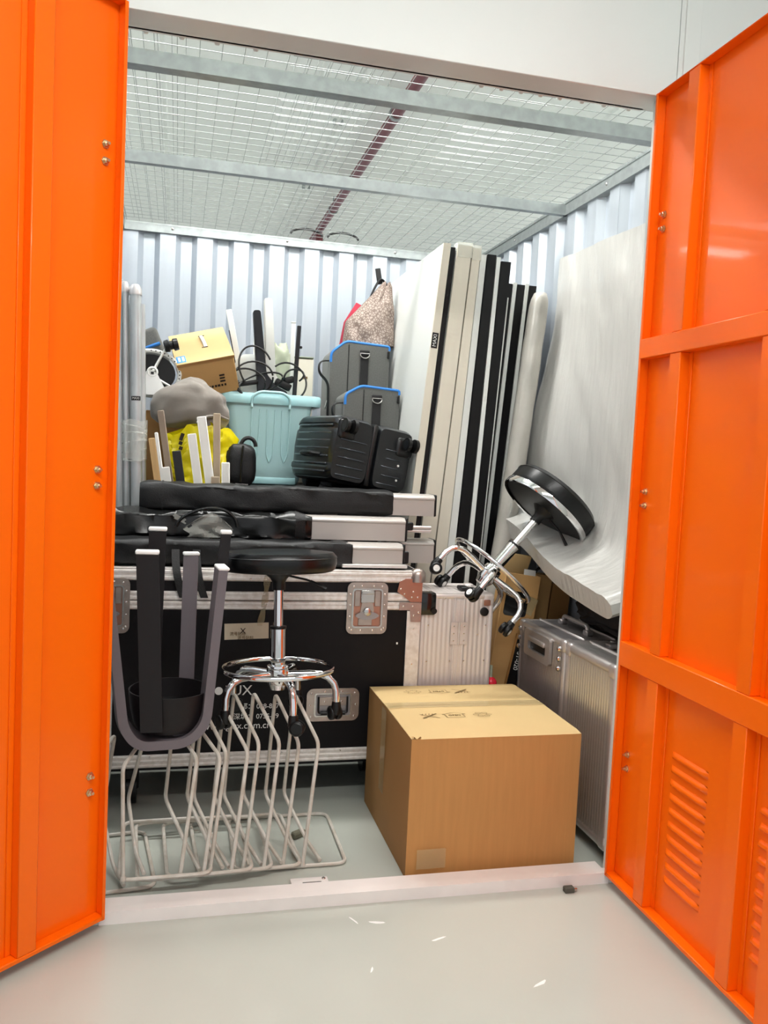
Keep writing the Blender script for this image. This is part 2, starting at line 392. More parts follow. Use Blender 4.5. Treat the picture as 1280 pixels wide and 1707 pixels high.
# ------------------------------------------------------------------ doors: local x = distance from the hinge, local -y = inside face, z up
LOUV = None
def louver_mesh(l):
    mb = MB()
    def f(u, v):
        a = u * PI / 2; x = (v - 0.5) * l; e = min(1, (0.5 - abs(v - 0.5)) * l / 0.012)
        return (x, -0.010 * math.sin(a) * e, 0.011 - 0.022 * (1 - math.cos(a)))
    mb.surf(lambda u, v: ((v - 0.5) * l, (-0.009 * math.sin(u * PI) ** 0.7 if 0.02 < v < 0.98 else 0), 0.009 - 0.020 * u), 7, 12)
    return mb.mesh('louver', 60)
def door(name, hinge, ang, mirror, leafw, rails, stiles, louvers):
    root = bpy.data.objects.new(name, None); COL.objects.link(root); root['kind'] = 'structure'
    root.location = hinge; root.rotation_euler = (0, 0, ang)
    s = -1 if mirror else 1      # inside face towards s * -y
    Z0, Z1 = 0.028, 2.305; dp = 0.032
    def bx(x0, x1, y0, y1, z0, z1, b=0.002): return MB().box(((x0 + x1) / 2, s * (y0 + y1) / 2, (z0 + z1) / 2), (x1 - x0, abs(y1 - y0), z1 - z0), b, 1)
    part('skin', bx(0.0, leafw, 0.0, 0.003, Z0, Z1, 0), 'orange', root)
    part('hinge_edge', bx(0.0, 0.004, -dp, 0.0, Z0, Z1), 'orange', root)
    part('hinge_return', bx(0.0, 0.010, -dp, -dp + 0.003, Z0, Z1, 0.001), 'orange', root)
    part('free_edge', bx(leafw - 0.06, leafw, -dp, 0.0, Z0, Z1), 'orange', root)
    part('bottom_edge', bx(0.004, leafw - 0.06, -dp, 0.0, Z0, Z0 + 0.012), 'orange', root)
    part('top_edge', bx(0.004, leafw - 0.06, -dp, 0.0, Z1 - 0.004, Z1), 'orange', root)
    for z0, z1 in rails: part('rail', bx(0.004, leafw - 0.06, -dp - 0.001, 0.0, z0, z1), 'orange', root)
    zs = [Z0 + 0.012] + [z for r in rails for z in r] + [Z1 - 0.004]
    for x0 in stiles:
        for k in range(0, len(zs), 2):
            part('stile', bx(x0, x0 + 0.05, -dp + 0.001, 0.0, zs[k], zs[k + 1]), 'orange', root)
            part('fold_strip', bx(x0 + 0.05, x0 + 0.064, -0.004, 0.0, zs[k], zs[k + 1], 0.001), 'orange', root)
    for x0, x1 in louvers:
        me = louver_mesh(x1 - x0); me.materials.append(M['orange'])
        for k in range(10): mk('louver', me, None, root, ((x0 + x1) / 2, 0, 0.49 - 0.0382 * k), (0, 0, 0 if s > 0 else PI))
    bolt = MB().lathe([(0.011, 0), (0.011, 0.003), (0.0075, 0.003), (0.0075, 0.009), (0.004, 0.010), (0.004, 0.016), (0, 0.016)], 6, Matrix.Rotation(s * PI / 2, 4, 'X')).mesh('bolt', 30); bolt.materials.append(M['brass'])
    for z in (1.966, 1.926, 1.183, 1.143, 0.408, 0.366): mk('bolt', bolt, None, root, (0.034, -s * 0.0, z))
    return root
# right leaf opens square to the front; inside face looks to -X
door('door_1', (1.475, 0.0, 0), -PI / 2, False, 0.735, ((0.67, 0.742), (1.562, 1.618)), (0.158, 0.53), ((0.255, 0.413), (0.612, 0.662)))
# left leaf swings wide open
door('door_2', (-0.004, 0.0, 0), math.radians(180 + 42), True, 0.735, (), (0.195, 0.53), ((0.30, 0.46), (0.612, 0.662)))

# ================================================================== FLIGHT CASE
fc = thing('flight_case', 'large black flight case with riveted aluminium edges and white lettering', 'flight case', (0, 0, 0))
FX0, FX1, FY0, FY1, FZ0, FZ1 = -0.075, 1.035, 0.70, 1.06, 0.148, 0.836
cx, cy = (FX0 + FX1) / 2, (FY0 + FY1) / 2
part('body', MB().box((cx, cy, (FZ0 + 0.728) / 2), (FX1 - FX0 - 0.006, FY1 - FY0 - 0.006, 0.728 - FZ0), 0.002, 1), 'laminate', fc)
part('lid', MB().box((cx, cy, (0.73 + FZ1) / 2), (FX1 - FX0 - 0.006, FY1 - FY0 - 0.006, FZ1 - 0.73), 0.002, 1), 'laminate', fc)
def edge_strip(z0, z1, ridges):
    # front strip with rolled ridges, made as an extruded profile along X
    prof = [(FY0 + 0.004, z0)]; n = ridges
    for k in range(n):
        a = z0 + (z1 - z0) * k / n; b = z0 + (z1 - z0) * (k + 1) / n; e = (b - a) * 0.16
        prof += [(FY0, a + e), (FY0 - 0.0028, a + e * 2), (FY0 - 0.0028, b - e * 2), (FY0, b - e)]
    prof += [(FY0 + 0.004, z1)]
    return MB().prism(prof, FX0, FX1, 'X')
part('edge_strip', edge_strip(0.795, FZ1, 2), 'alu_edge', fc, smooth=0)
part('edge_strip', edge_strip(0.729, 0.761, 2), 'alu_edge', fc, smooth=0)
part('edge_strip', edge_strip(0.696, 0.727, 2), 'alu_edge', fc, smooth=0)
part('edge_strip', edge_strip(FZ0, 0.196, 3), 'alu_edge', fc, smooth=0)
part('edge_strip', MB().box((cx, FY0 + 0.02, FZ1), (FX1 - FX0, 0.04, 0.005), 0.001, 1), 'alu_edge', fc)
part('corner_strip', MB().box((FX1 - 0.024, FY0 - 0.001, 0.445), (0.05, 0.005, 0.50), 0.001, 1), 'alu_edge', fc)
part('corner_strip', MB().box((FX1, FY0 + 0.022, 0.445), (0.005, 0.05, 0.50), 0.001, 1), 'alu_edge', fc)
part('corner_strip', MB().box((FX0 + 0.024, FY0 - 0.001, 0.445), (0.05, 0.005, 0.50), 0.001, 1), 'alu_edge', fc)
part('edge_strip', MB().box((FX1, cy, 0.815), (0.005, FY1 - FY0, 0.04), 0.001, 1), 'alu_edge', fc)
FR = (PI / 2, 0, 0)
for x in (0.12, 0.42, 0.62, 0.96): mk('rivet', RIVET, None, fc, (x, FY0 - 0.0028, 0.805), FR)
for x, z in ((1.012, 0.63), (1.012, 0.5), (1.012, 0.36), (0.55, 0.187), (0.3, 0.187), (0.1, 0.187), (0.76, 0.187)): mk('rivet', RIVET, None, fc, (x, FY0 - 0.0035, z), FR)
# corner fittings
cb = part('corner_ball', MB().lathe([(0, 0.03), (0.018, 0.026), (0.028, 0.014), (0.03, 0), (0.03, -0.02)], 18, Matrix.Translation((FX1 - 0.012, FY0 + 0.012, FZ1 - 0.016))), 'latch_steel', fc)
cp = part('corner_plate', MB().prism([(0.945, 0.765), (0.952, 0.80), (0.975, 0.812), (1.038, 0.812), (1.038, 0.728), (0.995, 0.728), (0.975, 0.745)], FY0 - 0.006, FY0 - 0.002, 'Y'), 'reddish_steel', fc, 'corner plate with an orange reflection in its colour')
for x, z in ((0.957, 0.775), (0.972, 0.757), (1.0, 0.745), (1.022, 0.745), (1.005, 0.765)): mk('rivet', RIVET, None, cp, (x, FY0 - 0.006, z), FR)
cp2 = part('corner_plate', MB().prism([(0.955, 0.698), (0.955, 0.726), (1.038, 0.726), (1.038, 0.655), (1.0, 0.655), (0.995, 0.698)], FY0 - 0.006, FY0 - 0.002, 'Y'), 'latch_steel', fc)
for x, z in ((0.97, 0.712), (1.005, 0.712), (1.01, 0.678), (1.028, 0.69)): mk('rivet', RIVET, None, cp2, (x, FY0 - 0.006, z), FR)
def ringplate(w, h, r, wi, hi, ri, y0, y1, cx, cz):
    mb = MB(); O = rrect(w, h, r, 5, cx, cz); I = rrect(wi, hi, ri, 5, cx, cz); k = len(O)
    Of = [mb.V((a, y0, b)) for a, b in O]; If = [mb.V((a, y0, b)) for a, b in I]; Ob = [mb.V((a, y1, b)) for a, b in O]; Ib = [mb.V((a, y1, b)) for a, b in I]
    for i in range(k):
        j = (i + 1) % k
        mb.face([Of[i], Of[j], If[j], If[i]]); mb.face([Ob[i], Ib[i], Ib[j], Ob[j]]); mb.face([Of[i], Ob[i], Ob[j], Of[j]]); mb.face([If[i], If[j], Ib[j], Ib[i]])
    return mb
def latch(cx, cz):
    y = FY0
    root = part('latch', ringplate(0.148, 0.186, 0.022, 0.104, 0.134, 0.010, y - 0.008, y - 0.002, cx, cz), 'latch_steel', fc, 'recessed butterfly latch')
    part('dish', MB().box((cx, y - 0.0035, cz), (0.106, 0.002, 0.136)), 'reddish_steel', root)
    part('dish_rim', ringplate(0.112, 0.142, 0.012, 0.100, 0.130, 0.008, y - 0.0105, y - 0.007, cx, cz), 'steel', root)
    part('hasp', MB().box((cx, y - 0.008, cz + 0.042), (0.05, 0.008, 0.045), 0.002, 1).box((cx, y - 0.011, cz + 0.058), (0.046, 0.008, 0.014), 0.002, 1), 'steel', root)
    for s in (-1, 1): part('hinge_plate', MB().box((cx + s * 0.037, y - 0.006, cz + 0.035), (0.02, 0.005, 0.056), 0.001, 1), 'latch_steel', root)
    part('stem', MB().prism([(cx - 0.02, cz + 0.02), (cx + 0.02, cz + 0.02), (cx + 0.026, cz - 0.02), (cx - 0.026, cz - 0.02)], y - 0.010, y - 0.005, 'Y'), 'latch_steel', root)
    wing = [(cx + 0.044 * math.cos(a) * (1 if True else 1), cz - 0.022 + 0.019 * math.sin(a) - (0.008 if math.sin(a) > 0 else 0)) for a in [2 * PI * k / 24 for k in range(24)]]
    part('wing_turn', MB().prism(wing, y - 0.014, y - 0.010, 'Y'), 'alu_dark', root)
    part('spindle', MB().lathe([(0.014, 0), (0.014, 0.004), (0.011, 0.006), (0, 0.006)], 16, Matrix.Translation((cx, y - 0.014, cz - 0.012)) @ Matrix.Rotation(PI / 2, 4, 'X')), 'steel', root)
    part('spring_box', MB().box((cx - 0.006, y - 0.006, cz - 0.05), (0.05, 0.004, 0.024), 0.001, 1), 'latch_steel', root)
    pts = [(-0.063, z) for z in (-0.07, -0.03, 0.012, 0.05)] + [(0.063, z) for z in (-0.07, -0.03, 0.012, 0.05)] + [(x, z) for x in (-0.022, 0.022) for z in (-0.08, 0.08)] + [(-0.052, 0.078), (0.052, 0.078), (-0.055, -0.078), (0.055, -0.078)]
    for dx, dz in pts: mk('rivet', RIVET, None, root, (cx + dx, y - 0.008, cz + dz), FR)
latch(0.836, 0.705); latch(-0.052, 0.711)
# recessed drop handle
hx, hz, y = 0.727, 0.356, FY0
hd = part('handle', ringplate(0.19, 0.118, 0.024, 0.126, 0.078, 0.008, y - 0.006, y - 0.001, hx, hz), 'latch_steel', fc, 'recessed spring handle in steel dish')
part('dish', MB().box((hx, y - 0.002, hz), (0.128, 0.0015, 0.08)), 'alu_dark', hd)
part('dish_rim', ringplate(0.136, 0.086, 0.010, 0.124, 0.076, 0.006, y - 0.008, y - 0.005, hx, hz), 'steel', hd)
part('back_plate', MB().box((hx, y - 0.004, hz + 0.012), (0.105, 0.003, 0.03), 0.001, 1).box((hx + 0.008, y - 0.006, hz + 0.024), (0.028, 0.004, 0.012), 0.001, 1), 'latch_steel', hd)
part('grip', MB().tube(fillet([(hx - 0.052, y - 0.007, hz + 0.03), (hx - 0.052, y - 0.012, hz - 0.028), (hx + 0.052, y - 0.012, hz - 0.028), (hx + 0.052, y - 0.007, hz + 0.03)], 0.008), 0.0035, 8).tube([(hx - 0.044, y - 0.012, hz - 0.028), (hx + 0.044, y - 0.012, hz - 0.028)], 0.0075, 10), 'black_plastic', hd)
for dx, dz in ((-0.078, 0.042), (-0.078, -0.042), (0.078, 0.042), (0.078, -0.042), (0, 0.048), (0, -0.048), (-0.083, 0), (0.083, 0), (-0.03, 0.048), (0.03, 0.048), (-0.03, 0.012), (0.03, 0.012)):
    mk('rivet', RIVET, None, hd, (hx + dx, y - 0.006, hz + dz), FR)
# printed lettering and taped label
text('lettering', 'LUX', 0.050, 'white_print', fc, FRONT(0.345, FY0 + 0.0025, 0.411))
text('lettering', '成都： 028-857', 0.024, 'white_print', fc, FRONT(0.378, FY0 + 0.0025, 0.354))
text('lettering', '深圳： 0755-29', 0.024, 'white_print', fc, FRONT(0.378, FY0 + 0.0025, 0.318))
text('lettering', 'www.glux.com.cn', 0.033, 'white_print', fc, FRONT(0.275, FY0 + 0.0025, 0.286))
part('logo_dot', MB().lathe([(0.014, 0), (0.014, 0.0004), (0, 0.0004)], 16, Matrix.Translation((0.325, FY0 + 0.0025, 0.412)) @ Matrix.Rotation(PI / 2, 4, 'X')), 'white_print', fc)
lb = part('paper_label', MB().box((0.413, FY0 + 0.001, 0.622), (0.152, 0.001, 0.056), rot=Matrix.Rotation(-0.03, 3, 'Y')), 'kraft_lit', fc, 'cream paper label marked with a cross')
lb.data.materials.clear(); lb.data.materials.append(mat('paper_label', 'D8CDB4', 0.7, var=0.08, vscale=20))
text('cross_mark', 'X', 0.028, 'ink_black', lb, FRONT(0.40, FY0 - 0.0002, 0.622), 'CENTER')
text('stamp', '流号贴标', 0.014, 'ink_brown', lb, FRONT(0.383, FY0 - 0.0002, 0.612), 'CENTER'); text('stamp', '流号贴标', 0.014, 'ink_brown', lb, FRONT(0.41, FY0 - 0.0002, 0.598), 'CENTER')
mb = MB(); random.seed(4)
pts = [(0.475, 0.83), (0.478, 0.76), (0.474, 0.70), (0.468, 0.655), (0.45, 0.645)]
part('tape_strip', mb.surf(lambda u, v: (0.477 - 0.02 * u * u + (v - 0.5) * (0.012 + 0.012 * abs(math.sin(u * 9))), FY0 - 0.004 - 0.002 * math.sin(u * 25 + v * 3), 0.832 - 0.19 * u), 20, 4), 'tape', fc)
part('white_chip', MB().box((0.985 - 0.03, FY0 + 0.002, 0.575), (0.006, 0.002, 0.007)), 'white_print', fc)
# castors under the case
for x in (0.04, 0.92):
    for yy in (0.78, 0.98):
        c = part('castor', MB().box((x, yy, FZ0 - 0.006), (0.1, 0.08, 0.01)).box((x, yy, FZ0 - 0.05), (0.05, 0.05, 0.09), 0.006, 1), 'black_plastic', fc)
        part('wheel', MB().tube([(x - 0.018, yy, 0.05), (x + 0.018, yy, 0.05)], 0.05, 20), 'black_plastic', c)
part('base_board', MB().box((cx, cy, FZ0 - 0.004), (FX1 - FX0 - 0.02, FY1 - FY0 - 0.02, 0.012)), 'laminate', fc)

# ================================================================== CARDBOARD BOX
BX, BY, BW, BD, BH = 0.856, 0.118, 0.546, 0.565, 0.421
bxo = thing('cardboard_box', 'large taped cardboard box at the front of the unit behind the threshold', 'box', (BX, BY, 0.001))
mb = MB()
def wallp(x0, y0, x1, y1, name, mt, seed):
    def f(u, v):
        x = x0 + (x1 - x0) * u; yy = y0 + (y1 - y0) * u; z = BH * v
        nx, ny = (y1 - y0), -(x1 - x0); l = math.hypot(nx, ny); nx /= l; ny /= l
        b = (math.sin(u * PI) * math.sin(v * PI)) * (0.006 + 0.006 * nz((u * 2, v * 2, seed), 1))
        return (x + nx * b, yy + ny * b, z)
    return part(name, MB().surf(f, 14, 12), mt, bxo)
wallp(0, 0, BW, 0, 'front_wall', 'kraft_face', 1)
wallp(0, BD, 0, 0, 'side_wall', 'kraft_dark', 2)  # shade put into this wall's darker cardboard
wallp(BW, 0, BW, BD, 'side_wall', 'kraft_face', 3)
wallp(BW, BD, 0, BD, 'back_wall', 'kraft_face', 4)
part('bottom', MB().box((BW / 2, BD / 2, 0.003), (BW - 0.006, BD - 0.006, 0.004)), 'kraft_face', bxo)
# two top flaps that meet at the taped seam, each a thin bent sheet
def flap(y0, y1, lift0, lift1):
    def f(u, v):
        return (BW * u, y0 + (y1 - y0) * v, BH + 0.004 + lift0 * (1 - v) + lift1 * v + 0.003 * math.sin(u * 5) * v * (1 - v) - (0.004 if v < 0.02 or u < 0.01 else 0))
    mb = MB(); mb.surf(f, 14, 10); mb.surf(lambda u, v: Vector(f(u, v)) - Vector((0, 0, 0.004)), 14, 10)
    return part('top_flap', mb, 'kraft_lit', bxo)
flap(0.0, 0.303, 0.0, 0.004); flap(BD, 0.307, 0.0, 0.004)
part('inner_flap', MB().box((0.09, BD / 2, BH - 0.004), (0.18, BD - 0.02, 0.003)), 'kraft', bxo)
tp = part('packing_tape', MB().surf(lambda u, v: (-0.004 + (BW + 0.002) * u, 0.275 + 0.06 * v, BH + 0.0095 + 0.001 * nz((u * 30, v * 5, 0), 1)), 40, 5), 'tape', bxo, 'glossy clear packing tape')
part('packing_tape', MB().surf(lambda u, v: (-0.009 + 0.001 * nz((u * 12, v * 5, 0), 1), 0.275 + 0.06 * v, BH + 0.002 - 0.28 * u), 12, 5), 'tape', bxo)
# printed marks: struck knife, house with OPEN, ring of boxes; twice, turned round on the far flap
def ink_line(mb, pts, w=0.0016, closed=False):
    k = len(pts)
    for i in range(k if closed else k - 1):
        a = Vector((*pts[i], 0)); b = Vector((*pts[(i + 1) % k], 0)); d = b - a
        if d.length < 1e-6: continue
        n = Vector((-d.y, d.x, 0)).normalized() * w / 2
        mb.face([mb.V(a - n), mb.V(b - n), mb.V(b + n), mb.V(a + n)])
def marks(mx):
    def one(): mb = MB(); mb.M = mx; return mb
    mb = one(); ink_line(mb, [(-0.025, -0.02), (0.03, 0.022)], 0.006); part('printed_mark', mb, 'ink_brown', bxo, smooth=0)
    mb = one(); mb.M = mx @ Matrix.Translation((0, 0, 0.0002)); ink_line(mb, [(-0.028, 0.018), (0.03, -0.022)], 0.003); part('printed_mark', mb, 'ink_brown', bxo, smooth=0)
    for k in range(4): mb = one(); ink_line(mb, [(-0.02 + 0.011 * k, 0.010), (-0.016 + 0.011 * k, 0.022)], 0.003); part('printed_mark', mb, 'ink_brown', bxo, smooth=0)
    hx_ = 0.085; mb = one()
    ink_line(mb, [(hx_ - 0.03, -0.02), (hx_ + 0.03, -0.02), (hx_ + 0.03, 0.012), (hx_ + 0.04, 0.012), (hx_ + 0.0, 0.026), (hx_ - 0.04, 0.012), (hx_ - 0.03, 0.012)], 0.002, True)
    part('printed_mark', mb, 'ink_brown', bxo, smooth=0)
    gx = 0.18
    for k in range(6):
        a = 2 * PI * k / 6; cxx, cyy = gx + 0.022 * math.cos(a), 0.016 * math.sin(a); mb = one()
        ink_line(mb, [(cxx + 0.010 * math.cos(b), cyy + 0.007 * math.sin(b)) for b in [2 * PI * j / 6 + a for j in range(6)]], 0.0016, True)
        part('printed_mark', mb, 'ink_brown', bxo, smooth=0)
    text('printed_mark', 'OPEN', 0.016, 'ink_brown', bxo, mx @ Matrix.Translation((hx_, 0, 0)), 'CENTER')
zz = BH + 0.0088
marks(Matrix.Translation((0.11, 0.19, zz))); marks(Matrix.Translation((0.31, 0.46, zz)) @ Matrix.Rotation(PI, 4, 'Z'))
part('bent_corner', MB().surf(lambda u, v: (0.0 + 0.028 * u, -0.004 + 0.012 * v, BH + 0.006 - 0.018 * u * v + 0.004 * math.sin(u * 9)), 8, 5), 'kraft', bxo)
part('tape_patch', MB().surf(lambda u, v: (0.03 + 0.09 * u, -0.0112 - 0.001 * math.sin(6 * u), 0.03 + 0.06 * v), 6, 4), 'tape', bxo)

# ================================================================== SWIVEL STOOLS
def stool(label, mtx, rim, leg0, spin=0.0, k=1.0):
    t = thing('swivel_stool', label, 'stool', mtx=mtx @ Matrix.Diagonal((k, k, k, 1)))
    ex = 0.022 if rim else 0.0
    seat = part('seat', MB().lathe([(0, 0.475), (0.168, 0.475), (0.178, 0.482), (0.184, 0.50), (0.183, 0.522 + ex), (0.172, 0.535 + ex), (0.12, 0.54 + ex), (0, 0.542 + ex)], 48), 'vinyl', t)
    part('seam', MB().lathe([(0.1836, 0.518 + ex), (0.1852, 0.5195 + ex), (0.1834, 0.521 + ex)], 48), 'black_plastic', seat)
    if rim:
        part('seat_rim', MB().lathe([(0.176, 0.466), (0.187, 0.464), (0.189, 0.470), (0.188, 0.486), (0.183, 0.488), (0.178, 0.47)], 48), 'chrome', t)
        part('seat_plate', MB().lathe([(0, 0.470), (0.178, 0.470), (0.178, 0.475)], 32), 'black_plastic', t)
    part('seat_mount', MB().lathe([(0.05, 0.477), (0.05, 0.470), (0.028, 0.452), (0.021, 0.44), (0.021, 0.415), (0, 0.415)], 20), 'black_plastic', t)
    part('upper_column', MB().lathe([(0, 0.43), (0.0155, 0.43), (0.0155, 0.28), (0, 0.28)], 20), 'chrome', t)
    part('collar', MB().lathe([(0.0155, 0.302), (0.026, 0.300), (0.026, 0.292), (0.0155, 0.29)], 20), 'black_plastic', t)
    part('lower_column', MB().lathe([(0, 0.292), (0.0245, 0.292), (0.0245, 0.13), (0, 0.13)], 24), 'chrome', t)
    part('hub', MB().lathe([(0.025, 0.180), (0.034, 0.176), (0.036, 0.165), (0.034, 0.125), (0.03, 0.115), (0.024, 0.1), (0, 0.098)], 24), 'chrome', t)
    part('foot_ring', MB().tube([(0.175 * math.cos(a), 0.175 * math.sin(a), 0.166) for a in [2 * PI * q / 48 for q in range(48)]], 0.0085, 10, closed=True), 'chrome', t)
    la = spin
    lv = part('lever', MB().tube([(0.02 * math.cos(la), 0.02 * math.sin(la), 0.462), (0.09 * math.cos(la), 0.09 * math.sin(la), 0.447), (0.13 * math.cos(la), 0.13 * math.sin(la), 0.43)], 0.0035, 8), 'black_plastic', t)
    part('grip', MB().tube([(0.10 * math.cos(la), 0.10 * math.sin(la), 0.444), (0.15 * math.cos(la), 0.15 * math.sin(la), 0.418)], [0.004, 0.0065], 8), 'black_plastic', lv)
    for q in range(5):
        a = leg0 + 2 * PI * q / 5; c, s = math.cos(a), math.sin(a)
        leg = part('leg', MB().tube([(c * r, s * r, z) for r, z in [(0.03, 0.148), (0.10, 0.150), (0.135, 0.148), (0.160, 0.138), (0.178, 0.118), (0.185, 0.095), (0.186, 0.058)]], 0.0115, 12), 'chrome', t)
        cs = part('castor', MB().lathe([(0, 0.06), (0.0135, 0.06), (0.0145, 0.055), (0.017, 0.03), (0.012, 0.018), (0, 0.018)], 14, Matrix.Translation((c * 0.186, s * 0.186, 0))), 'black_plastic', t)
        b = a + 1.1 + q * 0.9; dx, dy = math.cos(b), math.sin(b); px, py = c * 0.186 + dx * 0.012, s * 0.186 + dy * 0.012
        for e in (-1, 1):
            ox, oy = -dy * 0.011 * e, dx * 0.011 * e
            mx = Matrix.Translation((px + ox, py + oy, 0.0225)) @ basis((-dy * e, dx * e, 0), (0, 0, 1))
            wh = part('castor_wheel', MB().lathe([(0, -0.007), (0.0215, -0.007), (0.0225, -0.004), (0.0225, 0.004), (0.021, 0.007), (0.017, 0.009), (0.016, 0.007), (0, 0.0075)], 22, mx), 'black_plastic', t)
            if rim: part('hub_cap', MB().lathe([(0.012, 0.0078), (0.0125, 0.009), (0.010, 0.009), (0.010, 0.0078), (0.005, 0.0078), (0.0045, 0.0105), (0, 0.011)], 16, mx), 'pad_white', wh)
    return t
stool('black round swivel stool with chrome base standing on the wire frames', Matrix.Translation((0.494, 0.405, 0.398)) @ Matrix.Rotation(-0.02, 4, 'Y') @ Matrix.Rotation(math.radians(-4), 4, 'X'), False, math.radians(-82), math.radians(-12), 1.0)
d2 = Vector((0.656, 0.03, 0.755)).normalized()
stool('black round swivel stool with chrome rim tipped over against the wrapped mattress', Matrix.Translation((1.222, 0.76, 0.712)) @ basis(d2, (0.75, 0, -0.66)), True, math.radians(36), math.radians(-35), 1.0)

# ================================================================== WIRE FRAMES
def wire_frame(label, x, yy, z, rot, w=0.34, d=0.36, lean=0.04, apex=-0.06, h=0.37, ha=0.485, hp=(0.05, 0.2)):
    t = thing('wire_frame', label, 'wire frame', (x, yy, z), rot, 'grey wire frames on the floor'); r = 0.0058
    part('base_loop', MB().tube(fillet([(0, 0, r), (w, 0, r), (w + 0.0, d, r), (-0.0, d, r)], 0.035, 5, True), r, 8, closed=True), 'wire_grey', t)
    for x0 in hp:
        y0 = -0.002
        P = [(x0 + 0.05, d * 0.62, 0.10), (x0, y0, 0.018), (x0 + lean, y0 + 0.04, h), (x0 + lean + apex, d * 0.5, ha), (x0 + lean + apex + 0.01, d * 0.62, ha - 0.07), (x0 + 0.05, d * 0.66, 0.13)]
        A = fillet(P[1:5], 0.022, 5); 
        Q = [(x0, y0, 0.014)] + A[1:-1] + [Vector((x0 + lean + apex - 0.005, d * 0.60, ha - 0.09)), Vector((x0 + apex * 0.3 - 0.02, d * 0.66, 0.13))]
        Q = fillet([(x0, y0, 0.014), (x0 + lean, y0 + 0.04, h), (x0 + lean + apex, d * 0.5, ha), (x0 + apex * 0.3 - 0.015, d * 0.66, 0.135), (x0 + 0.03, d * 0.3, 0.03), (x0 + 0.055, 0.012, 0.014)], 0.02, 5)
        part('hairpin', MB().tube(Q, r, 8), 'wire_grey', t)
        part('weld', MB().lathe([(0, 0), (0.008, 0.002), (0.009, 0.008), (0.006, 0.014), (0, 0.016)], 8, Matrix.Translation((x0, y0, 0.004))), 'wire_grey', t)
    return t
wire_frame('rightmost wire frame with its floor loop reaching the cardboard box side', 0.365, 0.225, 0.001, 0.0, 0.335, 0.36, hp=(0.140, 0.200))
wire_frame('second wire frame from the right, tucked under the stool castors', 0.26, 0.19, 0.013, 0.06, 0.30, 0.37, hp=(0.125, 0.186), apex=-0.06, ha=0.485, h=0.372)
wire_frame('third wire frame from the right, middle of the nested row', 0.17, 0.165, 0.025, 0.05, 0.30, 0.36, hp=(0.118, 0.18), h=0.345, ha=0.44)
wire_frame('wire frame third from the left, below the upturned stools', 0.09, 0.135, 0.037, 0.06, 0.32, 0.37, hp=(0.115, 0.18), h=0.33, ha=0.385)
wire_frame('second wire frame from the left, with its loop nearest the threshold', 0.04, 0.122, 0.049, 0.02, 0.25, 0.37, hp=(0.012,), h=0.31, ha=0.345, lean=-0.01, apex=0.055)
wire_frame('leftmost wire frame, half hidden behind the open left door', -0.10, 0.14, 0.001, 0.12, 0.24, 0.36, hp=(0.10,), h=0.36, ha=0.392, lean=-0.03, apex=0.06)
tag(part('floor_debris', MB().box((0.58, 0.43, 0.012), (0.05, 0.022, 0.022), 0.004, 1, Matrix.Rotation(0.6, 3, 'Z') @ Matrix.Rotation(0.15, 3, 'X')), 'dirt', None), 'small dirty offcut lying on the floor inside a wire frame', 'offcut')

# ================================================================== UPTURNED STOOLS
def uband(pts, w, th, yv):
    # wide strip following a polyline in a vertical plane: pts are (a, z), strip width along axis yv
    mb = MB(); P = fillet([(a, 0, z) for a, z in pts], 0.085, 8); k = len(P)
    rows = []
    for i, p in enumerate(P):
        tdir = (P[min(i + 1, k - 1)] - P[max(i - 1, 0)]).normalized(); n = Vector((tdir.z, 0, -tdir.x))
        rows.append([p + n * (th / 2) + Vector((0, -w / 2, 0)), p + n * (th * 0.72) + Vector((0, 0, 0)), p + n * (th / 2) + Vector((0, w / 2, 0)), p - n * (th / 2) + Vector((0, w / 2, 0)), p - n * (th / 2) + Vector((0, -w / 2, 0))])
    V = [[mb.V(q) for q in r] for r in rows]
    for i in range(k - 1):
        for j in range(5): mb.face([V[i][j], V[i][(j + 1) % 5], V[i + 1][(j + 1) % 5], V[i + 1][j]])
    mb.face(V[0]); mb.face(V[-1][::-1])
    return mb
gs = thing('upturned_stool', 'grey stool frame of two wide U bands standing upside down on the wire frames', 'stool', (0.148, 0.25, 0.388), math.radians(6))
part('leg_band', uband([(-0.165, 0.47), (-0.115, 0.07), (-0.075, 0.018), (0.06, 0.018), (0.112, 0.07), (0.145, 0.515)], 0.085, 0.026, None), 'stool_grey', gs, loc=(0, -0.02, 0))
part('leg_band', uband([(-0.05, 0.034), (0.09, 0.034), (0.13, 0.07), (0.165, 0.53)], 0.045, 0.016, None), 'stool_grey', gs, loc=(0.055, 0.02, 0), rot=(0, 0, math.radians(80)))
for x, yv, z in ((-0.168, -0.02, 0.474), (0.147, -0.02, 0.519), (0.084, 0.183, 0.533)):
    part('foot_pad', MB().box((x, yv, z), (0.032, 0.088, 0.010) if abs(yv) < 0.1 else (0.05, 0.026, 0.011), 0.003, 1), 'pad_white', gs, 'white foot pad')
ds = thing('upturned_stool', 'dark brown stool with round rim nested upside down inside the grey stool', 'stool', (0.160, 0.285, 0.432), 0.0)
part('seat_ring', MB().lathe([(0.09, 0.0), (0.10, 0.02), (0.110, 0.06), (0.116, 0.112), (0.112, 0.112), (0.106, 0.06), (0.096, 0.022), (0.086, 0.006), (0, 0.006), (0, 0)], 40), 'stool_dark', ds)
part('seat_pan', MB().lathe([(0.07, 0.045), (0.105, 0.05), (0.105, 0.055), (0, 0.052)], 40), 'black_gloss', ds)
